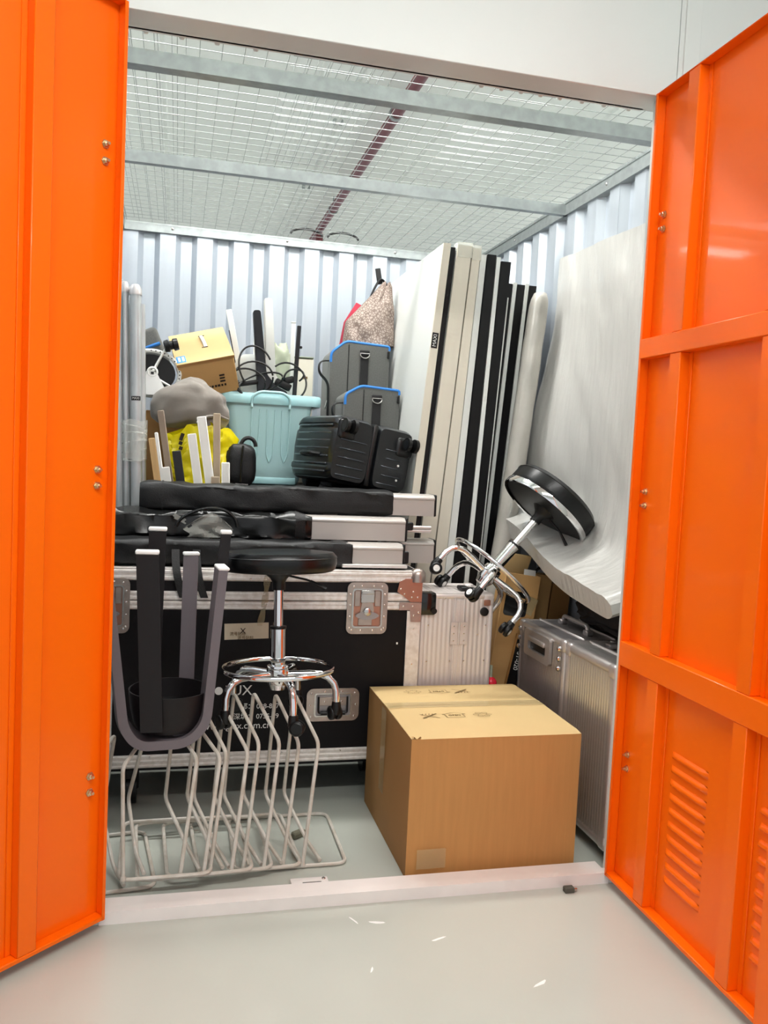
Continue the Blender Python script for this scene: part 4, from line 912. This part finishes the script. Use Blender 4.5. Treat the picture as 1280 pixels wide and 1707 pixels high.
part('post', MB().box((0, 0, 0.175), (0.018, 0.016, 0.35), 0.003, 1), 'stand_white', t)
part('cap', MB().box((0, 0, 0.352), (0.021, 0.019, 0.005), 0.001, 1), 'pad_white', t)
def blob(c, r, seed, amp=0.15, fr=1.6, e=0.8, nu=24, nv=32, rot=None):
    c = Vector(c)
    def f(u, v):
        a = PI * (u - 0.5) * 0.9999; b = 2 * PI * v
        n_ = Vector((math.cos(a) * math.cos(b), math.cos(a) * math.sin(b), math.sin(a)))
        q = Vector([abs(k) ** e * (1 if k > 0 else -1) for k in n_])
        w = 1 + amp * nz(n_ * fr, 1, seed) + amp * 0.5 * nz(n_ * fr * 2.7, 1, seed + 7)
        p = Vector((q.x * r[0] * w, q.y * r[1] * w, q.z * r[2] * w))
        if rot is not None: p = rot @ p
        return c + p
    return MB().surf(f, nu, nv, cv=True)
t = thing('round_lampshade', 'pale grey rounded shade behind the black cables', 'lampshade', (0.475, 1.70, TT))
part('shade', MB().lathe([(0.085, 0.0), (0.09, 0.05), (0.086, 0.12), (0.068, 0.17), (0.04, 0.195), (0, 0.20)], 28), 'cushion_grey', t)
part('rim', MB().lathe([(0.085, 0), (0.094, 0.002), (0.094, 0.012), (0.088, 0.014)], 28), 'cushion_green', t)
o = tag(part('green_cloth', blob((0.61, 1.76, TT + 0.125), (0.065, 0.05, 0.125), 3, 0.3, 2.2), 'cushion_green', None, smooth=60), 'pale green crumpled cloth behind the white screen stand', 'cloth')
t = thing('white_carton', 'small white carton behind the right end of the tub', 'carton', (0.735, 1.90, TZ))
part('body', MB().box((0, 0, 0.30), (0.10, 0.08, 0.60), 0.003, 1), 'board_cream', t)
part('top_flap', MB().box((0, -0.03, 0.604), (0.098, 0.03, 0.004), 0.001, 1, Matrix.Rotation(-0.3, 3, 'X')), 'cushion_green', t)
text('print', 'BOX', 0.014, 'ink_brown', t, FRONT(0.01, -0.0406, 0.51)) if False else part('printed_patch', MB().box((0.012, -0.0405, 0.51), (0.022, 0.001, 0.012)), 'ink_brown', t)
t = thing('white_case', 'white appliance lying low on the tub lid behind the cables', 'appliance', (0.50, 1.60, TT))
part('body', MB().box((-0.02, 0, 0.035), (0.11, 0.05, 0.07), 0.012, 3), 'stand_white', t)
part('base', MB().box((-0.02, 0, 0.004), (0.10, 0.048, 0.008), 0.002, 1), 'cushion_grey', t)
random.seed(11)
ct = thing('cable_tangle', 'tangle of black cables and adapters on the tub lid', 'cables', (0, 0, 0))
def loop(c, rx, rz, t0, t1, yy, r=0.0042, n=26, tilt=0.0):
    out = []
    for k in range(n + 1):
        a = t0 + (t1 - t0) * k / n; x = rx * math.cos(a); z = rz * math.sin(a)
        out.append((c[0] + x * math.cos(tilt) - z * math.sin(tilt), yy + 0.02 * math.sin(a * 2 + c[0] * 9), c[1] + x * math.sin(tilt) + z * math.cos(tilt)))
    return MB().tube(out, r, 7)
for c, rx, rz, t0, t1, yy, ti in [((0.47, TT + 0.075), 0.085, 0.075, 0, 6.2, 1.515, 0.2), ((0.45, TT + 0.06), 0.075, 0.055, 0.5, 6.0, 1.505, -0.3), ((0.48, TT + 0.12), 0.07, 0.10, 0.2, 3.6, 1.52, 0.3), ((0.50, TT + 0.055), 0.10, 0.04, 0, 6.2, 1.50, 0.35), ((0.62, TT + 0.07), 0.085, 0.085, -0.5, 2.6, 1.53, -0.3), ((0.65, TT + 0.10), 0.045, 0.03, -1.2, 3.6, 1.55, 0.4), ((0.46, TT + 0.045), 0.06, 0.045, 2.8, 6.6, 1.50, 0)]:
    part('cable', loop(c, rx, rz, t0, t1, yy, tilt=ti), 'black_cable', ct)
part('adapter', MB().box((0.605, 1.555, TT + 0.06), (0.075, 0.04, 0.03), 0.006, 2, Matrix.Rotation(0.4, 3, 'Y')), 'black_plastic', ct)
part('adapter', MB().box((0.63, 1.57, TT + 0.082), (0.05, 0.035, 0.03), 0.006, 2, Matrix.Rotation(-0.3, 3, 'Y')), 'black_plastic', ct)
part('adapter', MB().box((0.45, 1.535, TT + 0.055), (0.09, 0.03, 0.02), 0.006, 2, Matrix.Rotation(-0.2, 3, 'Y')), 'black_plastic', ct)

# ---- black suitcase lying with its wheels to the front
Rm = Matrix.Translation((0.900, 1.080, TZ + 0.02)) @ Matrix.Rotation(math.radians(17), 4, 'Z') @ Matrix.Rotation(math.radians(9), 4, 'Y')
sc = thing('suitcase', 'glossy black ribbed suitcase lying with its wheels facing out', 'suitcase', mtx=Rm)
SW, SH_, SLn = 0.36, 0.265, 0.36
def shell(x0, x1, cxr):
    def f(u, v):
        # section loop (x, z) rounded, along Y with rounded wheel end
        a = 2 * PI * v; c, s = math.cos(a), math.sin(a); e = 0.28
        qx = abs(c) ** e * (1 if c > 0 else -1); qz = abs(s) ** e * (1 if s > 0 else -1)
        yy = SLn * u; k = 1 - 0.10 * max(0, (0.12 - u) / 0.12) ** 2.2 - 0.08 * max(0, (u - 0.9) / 0.1) ** 2
        rib = 0.0
        if abs(qz) < 0.93 and 0.02 < u: rib = 0.004 * (1 if math.sin(qz * 17) > 0.0 else -0.5)
        hx_ = (x1 - x0) / 2 * (1 - (1 - k) * 0.6); return ((x0 + x1) / 2 + qx * (hx_ + (rib if (qx < 0) == (cxr < 0) else 0)), yy, SH_ / 2 + qz * SH_ / 2 * k)
    return MB().surf(f, 26, 120, cv=True, capu=True)
h1 = part('half_shell', shell(-SW / 2, -0.012, -1), 'suitcase', sc, smooth=50)
h2 = part('half_shell', shell(0.012, SW / 2, 1), 'suitcase', sc, smooth=50)
part('zip_seam', MB().box((0, SLn / 2, SH_ / 2), (0.026, SLn - 0.012, SH_ - 0.012), 0.01, 2), 'suitcase_dark', sc)
for i, z in enumerate((0.03, 0.065, 0.10, 0.135, 0.17)):
    part('end_rib', MB().box((-0.095, -0.001, z), (0.12, 0.008, 0.006), 0.002, 1), 'suitcase_rib', h1)
    part('end_rib', MB().box((0.085 + 0.012 * (i % 2), -0.001, z), (0.10 - 0.01 * i, 0.008, 0.005), 0.002, 1), 'suitcase_rib', h2)
for i in range(7): part('side_rib', MB().box((-SW / 2 - 0.001, SLn * 0.52, 0.035 + 0.031 * i), (0.008, SLn * 0.84, 0.008), 0.003, 2), 'suitcase_rib', h1)
for x, z, h in ((-0.142, 0.222, h1), (0.150, 0.205, h2)):
    hs = part('wheel_mount', MB().box((x * 0.93, 0.006, z - 0.012), (0.085, 0.03, 0.085), 0.02, 3), 'suitcase_dark', sc)
    for e in (-1, 1):
        part('wheel', MB().tube([(x + e * 0.018 - 0.007, -0.034, z), (x + e * 0.018 + 0.007, -0.034, z)], 0.028, 20), 'black_plastic', hs)
        part('wheel_disc', MB().tube([(x + e * 0.018 + 0.0072 * e, -0.034, z), (x + e * 0.018 + 0.0082 * e, -0.034, z)], 0.019, 18), 'suitcase', hs)
    part('fork', MB().box((x, -0.018, z + 0.004), (0.02, 0.03, 0.03), 0.006, 2), 'black_plastic', hs)
for x, z in ((0.125, 0.115), (0.128, 0.055)): part('stud', MB().lathe([(0.005, 0), (0.004, 0.003), (0, 0.003)], 10, Matrix.Translation((x, -0.002, z)) @ Matrix.Rotation(PI / 2, 4, 'X')), 'pad_white', sc, 'small white stud')
part('carry_handle', MB().tube(fillet([(-SW / 2 - 0.002, 0.10, 0.10), (-SW / 2 - 0.03, 0.12, 0.10), (-SW / 2 - 0.03, 0.22, 0.10), (-SW / 2 - 0.002, 0.24, 0.10)], 0.02), 0.010, 8), 'black_plastic', sc)

# ---- crate that carries the grey bags
cr = thing('black_crate', 'dark crate hidden under the two grey equipment bags', 'crate', (0.96, 1.72, TZ))
part('body', MB().box((0, 0, 0.11), (0.26, 0.48, 0.22), 0.01, 2), 'suitcase_dark', cr)
part('rim', MB().box((0, 0, 0.214), (0.272, 0.49, 0.016), 0.004, 2), 'suitcase_dark', cr)
def equip_bag(label, x0, x1, y0, z0, z1, slope):
    t = thing('equipment_bag', label, 'bag', ((x0 + x1) / 2, y0, z0), group='grey equipment bags'); w = x1 - x0; h = z1 - z0; d = 0.22
    prof = fillet([(-w / 2, 0, 0), (w / 2, 0, 0), (w / 2, 0, h - 0.012), (-w / 2 + 0.07, 0, h), (-w / 2, 0, h - slope)], 0.02, 4, True)
    part('body', MB().prism([(p.x, p.z) for p in prof], 0.0, d, 'Y'), 'grey_bag', t, smooth=40)
    edge = fillet([(-w / 2 + 0.004, 0.0, h - slope - 0.04), (-w / 2 + 0.004, 0, h - slope + 0.004), (-w / 2 + 0.072, 0, h), (w / 2 - 0.002, 0, h - 0.011), (w / 2 - 0.002, 0, h - 0.03)], 0.02, 4)
    part('piping', MB().tube([(p.x, 0.004, p.z) for p in edge], 0.0065, 8), 'blue_piping', t, 'bright blue piping')
    part('flap_seam', MB().tube([(-w / 2 + 0.085, -0.001, h - 0.015), (-w / 2 + 0.085, -0.001, 0.01)], 0.002, 6), 'webbing', t)
    sp = part('strap', MB().box((0.02, -0.003, (h - 0.05) / 2), (0.04, 0.006, h - 0.06), 0.002, 1), 'webbing', t)
    part('d_ring', MB().tube([(0.02 + 0.022 * math.cos(a), -0.009, h - 0.055 - 0.018 * math.sin(a)) for a in [PI * q / 10 for q in range(11)]], 0.003, 8).tube([(-0.003, -0.009, h - 0.052), (0.043, -0.009, h - 0.052)], 0.003, 8), 'steel', sp)
    part('strap_tab', MB().box((0.02, -0.005, h - 0.046), (0.046, 0.008, 0.02), 0.003, 1), 'webbing', sp)
    part('zip_pull', MB().box((w / 2 - 0.006, -0.003, h - 0.05), (0.012, 0.006, 0.035), 0.002, 1), 'black_plastic', t)
    part('carry_strap', MB().tube(fillet([(-w / 2 + 0.015, 0.04, h - slope - 0.03), (-w / 2 - 0.045, 0.03, h - slope - 0.035), (-w / 2 - 0.05, 0.02, h - slope - 0.09), (-w / 2 - 0.005, 0.0, h - slope - 0.135), (-w / 2 + 0.0, -0.004, 0.02)], 0.03), 0.009, 8, flat=0.4), 'webbing', t)
    part('side_logo', MB().box((-w / 2 - 0.001, 0.07, h * 0.35), (0.002, 0.06, 0.012), 0.0, 1, Matrix.Rotation(-0.5, 3, 'X')), 'white_print', t)
    return t
equip_bag('grey equipment bag with blue piping, lower and nearer of the two', 0.864, 1.112, 1.44, TZ + 0.224, 1.553, 0.045)
t = equip_bag('grey equipment bag with blue piping, upper one under the patterned tote', 0.832, 1.112, 1.665, TZ + 0.224, 1.772, 0.06)
# ---- patterned tote
to = thing('tote_bag', 'brown patterned tote bag with black handle slumped against the white panel', 'tote bag', (1.046, 1.775, 1.772))
def totef(u, v):
    a = 2 * PI * v; c, s = math.cos(a), math.sin(a); e = 0.7
    qx = abs(c) ** e * (1 if c > 0 else -1); qy = abs(s) ** e * (1 if s > 0 else -1)
    z = 0.298 * u; left = -0.135 + 0.02 * u - 0.005 + (0.15 * max(0, u - 0.35) / 0.65 * 1.1); rgt = 0.108 - 0.045 * max(0, u - 0.6)
    cx_, hw = (left + rgt) / 2, (rgt - left) / 2
    w = 0.016 * nz((qx * 2, qy * 2, u * 4), 1, 3) + 0.009 * math.sin(14 * u + 7 * qx)
    dd = 0.075 * (1 - 0.75 * u ** 1.5)
    return (cx_ + qx * hw * (1 - 0.1 * u), qy * (dd + w * (1 - u * 0.4)), z + 0.012 * math.sin(qx * 5) * u)
part('body', MB().surf(totef, 34, 56, cv=True, capu=True), 'tote', to, smooth=70)
part('red_lining', MB().prism([(-0.148, 0.0), (-0.13, 0.11), (-0.075, 0.205), (-0.04, 0.19), (-0.10, 0.10), (-0.118, 0.0)], 0.03, 0.045, 'Y'), 'tote_red', to, 'red lining edge')
part('handle', MB().tube(fillet([(-0.03, 0.0, 0.19), (0.005, -0.005, 0.28), (0.03, -0.005, 0.325), (0.062, -0.005, 0.295), (0.07, 0, 0.255)], 0.02), 0.012, 8, flat=0.45), 'webbing', to)
part('handle', MB().box((0.022, 0.0, 0.332), (0.026, 0.006, 0.075), 0.002, 1, Matrix.Rotation(-0.2, 3, 'Y')), 'webbing', to)
o = tag(part('black_pouch', blob((0.735, 1.44, TZ + 0.145), (0.045, 0.05, 0.145), 8, 0.15, 2.0, 0.6), 'nylon', None, smooth=60), 'black pouch squeezed between the teal tub and the suitcase', 'pouch')

# ---- cartons at the left
t = thing('brown_carton', 'plain brown carton under the tilted one, mostly behind the grey sack', 'carton', (0.19, 1.62, TZ))
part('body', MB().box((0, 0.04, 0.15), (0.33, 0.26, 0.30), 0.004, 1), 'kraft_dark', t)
part('tape_strip', MB().box((0, 0.04, 0.301), (0.05, 0.26, 0.001)), 'tape', t)
e1 = Vector((0.2251, 0.001, 0.0589)); e2 = Vector((0.0416, -0.2789, -0.1553))
ax, ay = e1.normalized(), -e2.normalized(); az = ax.cross(ay)
cw, cd, ch = 0.235, 0.30, 0.165
mx = Matrix((ax, ay, az)).transposed().to_4x4(); mx.translation = Vector((0.262, 1.40, 1.612)) - az * ch
t = thing('tilted_carton', 'brown carton with blue sticker and rope handle tilted on top of the pile', 'carton', mtx=mx)
part('body', MB().box((0, cd / 2, ch / 2), (cw, cd, ch), 0.003, 1), 'kraft', t)
lf = part('lid_flap', MB().box((0, cd / 2 - 0.004, ch + 0.002), (cw + 0.006, cd + 0.006, 0.004), 0.001, 1), 'kraft_lit', t)
part('front_lip', MB().box((0, -0.004, ch - 0.004), (cw + 0.004, 0.003, 0.010), 0.001, 1), 'kraft_dark', t)
part('rope_handle', MB().tube(fillet([(0.012, cd * 0.78, ch + 0.003), (0.014, cd * 0.72, ch + 0.014), (0.018, cd * 0.48, ch + 0.014), (0.02, cd * 0.42, ch + 0.003)], 0.012), 0.0075, 8, flat=0.5), 'pad_white', t, 'pale strap handle')
for y_ in (cd * 0.80, cd * 0.40): part('handle_slot', MB().box((0.016, y_, ch + 0.0042), (0.026, 0.008, 0.001)), 'ink_black', t)
st = part('blue_sticker', MB().box((-cw / 2 + 0.022, 0.038, ch + 0.0045), (0.038, 0.062, 0.001)), 'blue_label', t, 'blue sticker with white panels')
for x in (-0.007, 0.009): part('white_panel', MB().box((-cw / 2 + 0.022 + x, 0.038, ch + 0.0052), (0.010, 0.042, 0.0006)), 'white_print', st)
text('print', 'www.camera.com', 0.016, 'ink_black', t, FRONT(0.04, -0.0008, 0.045), 'CENTER') if False else None
mb = MB()
for i, (x, z, w_) in enumerate([(0.055, 0.085, 0.022), (0.055, 0.072, 0.022), (0.055, 0.058, 0.022)]): part('printed_line', MB().box((x, -0.0006, z), (w_, 0.001, 0.008)), 'ink_black', t)
for i in range(9): part('printed_line', MB().box((-0.045 + 0.0135 * i, -0.0006, 0.040), (0.008 if i % 3 else 0.011, 0.001, 0.010)), 'ink_black', t)
# ---- grey sack, yellow bag, backpack
o = thing('cloth_sack', 'rounded grey cloth sack in front of the tilted carton', 'sack', (0.203, 1.315, 1.345))
def sackf(u, v):
    a = PI * (u - 0.5) * 0.999; b = 2 * PI * v
    n_ = Vector((math.cos(a) * math.cos(b), math.cos(a) * math.sin(b), math.sin(a)))
    e = 0.85; q = Vector([abs(k) ** e * (1 if k > 0 else -1) for k in n_])
    w = 1 + 0.13 * nz(n_ * 1.3, 1, 2.2) + 0.05 * math.sin(7 * n_.x - 6 * n_.z + 2 * nz(n_ * 2, 1, 1)) * (0.5 + 0.5 * n_.x) + 0.07 * nz(n_ * 3.2, 1, 5)
    x = 0.155 * q.x * w; z = 0.098 * q.z * w + 0.085 - 0.045 * max(0, q.x) - 0.03 * max(0, -q.x)
    return (x, 0.085 * q.y * w, z)
part('cloth', MB().surf(sackf, 34, 56, cv=True), 'grey_cloth', o, smooth=70)
part('hem_fold', MB().tube(fillet([(0.02, -0.088, 0.0), (0.07, -0.085, 0.035), (0.12, -0.065, 0.04), (0.165, -0.03, 0.02)], 0.03), [0.010] * 14, 8, flat=0.6) if False else MB().tube([(0.03, -0.080, 0.0), (0.07, -0.080, 0.028), (0.11, -0.062, 0.034), (0.15, -0.03, 0.02)], 0.011, 8, flat=0.6), 'grey_cloth', o)
o = thing('yellow_bag', 'crinkled bright yellow plastic bag behind the timber lengths', 'bag', (0.258, 1.30, TZ))
def yel(u, v):
    a = 2 * PI * v; c, s = math.cos(a), math.sin(a); e = 0.65
    qx = abs(c) ** e * (1 if c > 0 else -1); qy = abs(s) ** e * (1 if s > 0 else -1)
    w = 0.014 * nz((qx * 3, qy * 3, u * 4), 1, 8) + 0.008 * nz((qx * 9, qy * 9, u * 11), 1, 4)
    top = 0.215 + 0.035 * math.cos(qx * 2.2 - 0.2) + 0.012 * math.sin(qx * 11)
    return (qx * (0.118 + 0.028 * u) + w, qy * (0.065 - 0.02 * u) + w, u * top)
part('plastic', MB().surf(yel, 30, 64, cv=True, capu=True), 'yellow_bag', o, smooth=30)
for i, (x, z) in enumerate([(-0.082, 0.19), (-0.086, 0.165), (-0.085, 0.145)]): part('printed_mark', MB().box((x, -0.060, z), (0.014, 0.002, 0.014 if i else 0.03), 0.0, 1, Matrix.Rotation(0.3, 3, 'Y')), 'ink_black', o)
o = thing('backpack', 'small black backpack beside the yellow bag under the teal tub', 'backpack', (0.412, 1.285, TZ))
part('body', blob((0, 0, 0.085), (0.062, 0.05, 0.088), 5, 0.08, 1.6, 0.6), 'nylon', o, smooth=60)
part('front_strap', MB().tube([(0.005, -0.05, 0.165), (0.0, -0.062, 0.10), (0.0, -0.060, 0.02)], 0.014, 8, flat=0.3), 'webbing', o)
part('top_loop', MB().tube([(0.03 * math.cos(a) + 0.03, 0.0, 0.165 + 0.035 * math.sin(a)) for a in [PI * q / 10 for q in range(11)]], 0.008, 8), 'webbing', o)
part('zip', MB().tube([(-0.02, -0.052, 0.012), (0.03, -0.054, 0.010)], 0.003, 6), 'steel', o)
o = tag(part('dark_bottle_cap', MB().lathe([(0, 0), (0.02, 0), (0.02, 0.02), (0.016, 0.03), (0, 0.03)], 14, Matrix.Translation((0.375, 1.36, 1.505))), 'black_plastic', None), 'small black cap between the sack and the tub lid', 'cap') if False else None

# ---- grey bag, ring and tag at the far left
t = thing('camera_bag', 'dark grey bag with blue zip wedged left of the tilted carton', 'bag', (0.062, 1.50, 1.525)); t.rotation_euler = (0, math.radians(-24), 0)
part('body', MB().box((0, 0.06, 0.105), (0.17, 0.13, 0.21), 0.02, 3), 'grey_bag', t)
part('zip_line', MB().tube([(-0.085, -0.006, 0.135), (0.075, -0.006, 0.135)], 0.007, 8), 'blue_piping', t, 'blue zip')
part('top_ring', MB().tube([(-0.035 + 0.014 * math.cos(a), 0.03, 0.217 + 0.014 * math.sin(a)) for a in [2 * PI * q / 16 for q in range(16)]], 0.003, 6, closed=True), 'black_plastic', t)
w_ = thing('spoked_rim', 'pale perforated ring with arms and black hub behind the grey sack', 'rim', (0.045, 1.42, 1.545))
part('ring', MB().tube([(0.115 * math.cos(a), 0.0, 0.092 * math.sin(a)) for a in [2 * PI * q / 40 for q in range(40)]], 0.0085, 8, closed=True), 'stand_white', w_)
for q in range(3):
    a = [1.05, 3.2, 5.6][q]; part('arm', MB().tube([(0.0, -0.012, -0.01), (0.12 * math.cos(a), -0.006, 0.13 * math.sin(a) if q == 0 else 0.09 * math.sin(a))], [0.014, 0.009], 8, flat=0.5), 'stand_white', w_)
part('hub_cap', MB().lathe([(0, 0.02), (0.022, 0.02), (0.024, 0.012), (0.024, 0), (0, 0)], 20, Matrix.Translation((0, -0.018, -0.012)) @ Matrix.Rotation(PI / 2, 4, 'X')), 'stand_white', w_)
part('backing', MB().lathe([(0.098, 0), (0.098, 0.012), (0, 0.012)], 30, Matrix.Translation((0, 0.02, 0)) @ Matrix.Rotation(PI / 2, 4, 'X') @ Matrix.Diagonal((1, 0.8, 1, 1))), 'black_plastic', w_)
for q in range(14):
    a = -0.5 + q * 0.16; part('bolt_hole', MB().lathe([(0.0028, 0), (0.0028, 0.0008), (0, 0.0008)], 8, Matrix.Translation((0.115 * math.cos(a), -0.0082, 0.092 * math.sin(a))) @ Matrix.Rotation(PI / 2, 4, 'X')), 'black_plastic', w_)
kb = part('knob', MB().lathe([(0.016, -0.03), (0.024, -0.026), (0.026, -0.01), (0.018, -0.006), (0.018, 0.006), (0.026, 0.010), (0.024, 0.028), (0, 0.03)], 20, Matrix.Translation((0.078, -0.015, 0.118)) @ Matrix.Rotation(1.3, 4, 'Y')), 'black_plastic', w_, 'black ridged knob')
t = thing('padlock_tag', 'white rounded tag hanging in front of the pale ring', 'tag', (0.052, 1.385, 1.455))
part('plate', MB().prism([(-0.045, 0.0), (0.045, 0.0), (0.055, 0.02), (0.02, 0.085), (-0.02, 0.085), (-0.05, 0.03)], -0.006, 0.006, 'Y'), 'pad_white', t)
part('eyelet', MB().tube([(0.018 * math.cos(a), -0.002, 0.092 + 0.018 * math.sin(a)) for a in [2 * PI * q / 20 for q in range(20)]], 0.005, 8, closed=True), 'stand_white', t)
part('fixing', MB().box((0, -0.008, 0.088), (0.012, 0.004, 0.010), 0.001, 1), 'black_plastic', t)

# ---- timber and rail lengths standing in the gap behind the flight case
def length(name, label, xt, zt, xb, w, mt, yy, dep=0.022, cat='rail'):
    # xb is the position at z = 1.12
    sl = -0.16 if (xt - xb) / (zt - 1.12) < -0.1 else -0.03; x0 = xt - sl * zt
    t = thing(name, label, cat, (x0, yy, 0.0)); t.rotation_euler = (0, math.atan(sl), 0); L = zt / math.cos(math.atan(sl))
    part('length', MB().box((0, 0, L / 2), (w, dep, L), 0.002, 1), mt, t)
    part('end_face', MB().box((0, 0, L + 0.0005), (w - 0.004, dep - 0.004, 0.001)), mt, t)
    return t
length('wood_batten', 'pale wooden batten, leftmost of the lengths beside the tubes', 0.064, 1.276, 0.082, 0.024, 'wood', 1.13, cat='batten')
length('white_rail', 'thin white rail leaning just right of the wooden batten', 0.080, 1.298, 0.118, 0.013, 'rail_white', 1.13)
length('brown_rail', 'tall brown rail leaning behind the thin white one', 0.093, 1.384, 0.145, 0.025, 'rail_brown', 1.165)
length('white_rail', 'short white rail with square end left of the black rail', 0.118, 1.168, 0.137, 0.030, 'rail_white', 1.13)
length('black_rail', 'short black rail leaning in front of the yellow bag', 0.157, 1.232, 0.180, 0.033, 'rail_black', 1.13)
length('white_rail', 'medium white rail left of the tallest white one', 0.212, 1.300, 0.242, 0.033, 'rail_white', 1.13)
length('white_rail', 'tallest white rail in front of the yellow bag', 0.246, 1.368, 0.284, 0.035, 'rail_white', 1.13)
length('tan_rail', 'tall tan rail upright at the right of the white rails', 0.306, 1.385, 0.311, 0.027, 'rail_tan', 1.165)
length('tan_rail', 'short tan rail at the foot of the tall tan one', 0.305, 1.140, 0.306, 0.032, 'rail_tan', 1.09)
length('white_rail', 'short white rail rightmost, beside the black backpack', 0.342, 1.196, 0.346, 0.031, 'rail_white', 1.09)
length('wood_batten', 'pale wooden batten half hidden behind the tubes at the left wall', -0.115, 1.235, -0.075, 0.035, 'wood', 1.196, dep=0.018, cat='batten')

# ---- galvanised tubes
def gtube(label, xt, zt, xb, r, yy, cap=True, lab=False):
    sl = -0.032; x0 = xt - sl * zt
    t = thing('metal_tube', label, 'tube', (x0, yy, 0.0), group='galvanised tubes by the left wall'); t.rotation_euler = (0, math.atan(sl), 0); L = zt / math.cos(math.atan(sl))
    part('tube', MB().tube([(0, 0, 0), (0, 0, L - 0.02)], r, 20), 'galv_tube', t)
    if cap: part('end_cap', MB().lathe([(r * 1.12, L - 0.032), (r * 1.14, L - 0.022), (r * 1.05, L - 0.008), (r * 0.7, L + 0.006), (0, L + 0.011)], 20), 'alu', t)
    if lab:
        lb = part('sticker', MB().surf(lambda u, v: ((r + 0.001) * math.sin((v - 0.5) * 1.7), -(r + 0.001) * math.cos((v - 0.5) * 1.7), 1.415 + 0.016 * u), 3, 8), 'black_plastic', t, 'small black sticker')
        text('lettering', 'MAXI', 0.012, 'white_print', lb, Matrix.Translation((0, -r - 0.003, 1.423)) @ Matrix.Rotation(PI / 2, 4, 'X'), 'CENTER', 0.9)
    return t
gtube('thick galvanised tube with domed cap, nearest the pile', -0.010, 1.838, 0.010, 0.021, 1.125, True, True)
gtube('slim galvanised tube right behind the thick capped one', 0.012, 1.80, 0.040, 0.013, 1.165, False)
gtube('capped galvanised tube left of the thick one', -0.050, 1.848, -0.008, 0.016, 1.14)
gtube('bare galvanised tube leftmost against the wall', -0.074, 1.832, -0.034, 0.014, 1.115, False)
gtube('thin galvanised tube between the two capped tubes', -0.034, 1.80, 0.008, 0.008, 1.18, False)
mb = MB(); random.seed(2)
t = thing('stretch_wrap', 'band of clear stretch film wound round the metal tubes', 'wrap')
for k in range(5):
    z = 1.20 + 0.028 * k; pts = [(-0.003 + 0.050 * math.cos(a), 1.147 + 0.06 * math.sin(a), z + 0.012 * math.sin(a + k)) for a in [2 * PI * q / 24 for q in range(24)]]
    part('film_turn', MB().tube(pts, 0.0009, 6, closed=True, flat=3.0), 'clear_film', t)
part('film_band', MB().surf(lambda u, v: (-0.003 + 0.0505 * math.cos(2 * PI * u), 1.147 + 0.0605 * math.sin(2 * PI * u), 1.19 + 0.15 * v + 0.004 * math.sin(9 * u * PI)), 32, 6, cu=True), 'clear_film', t)
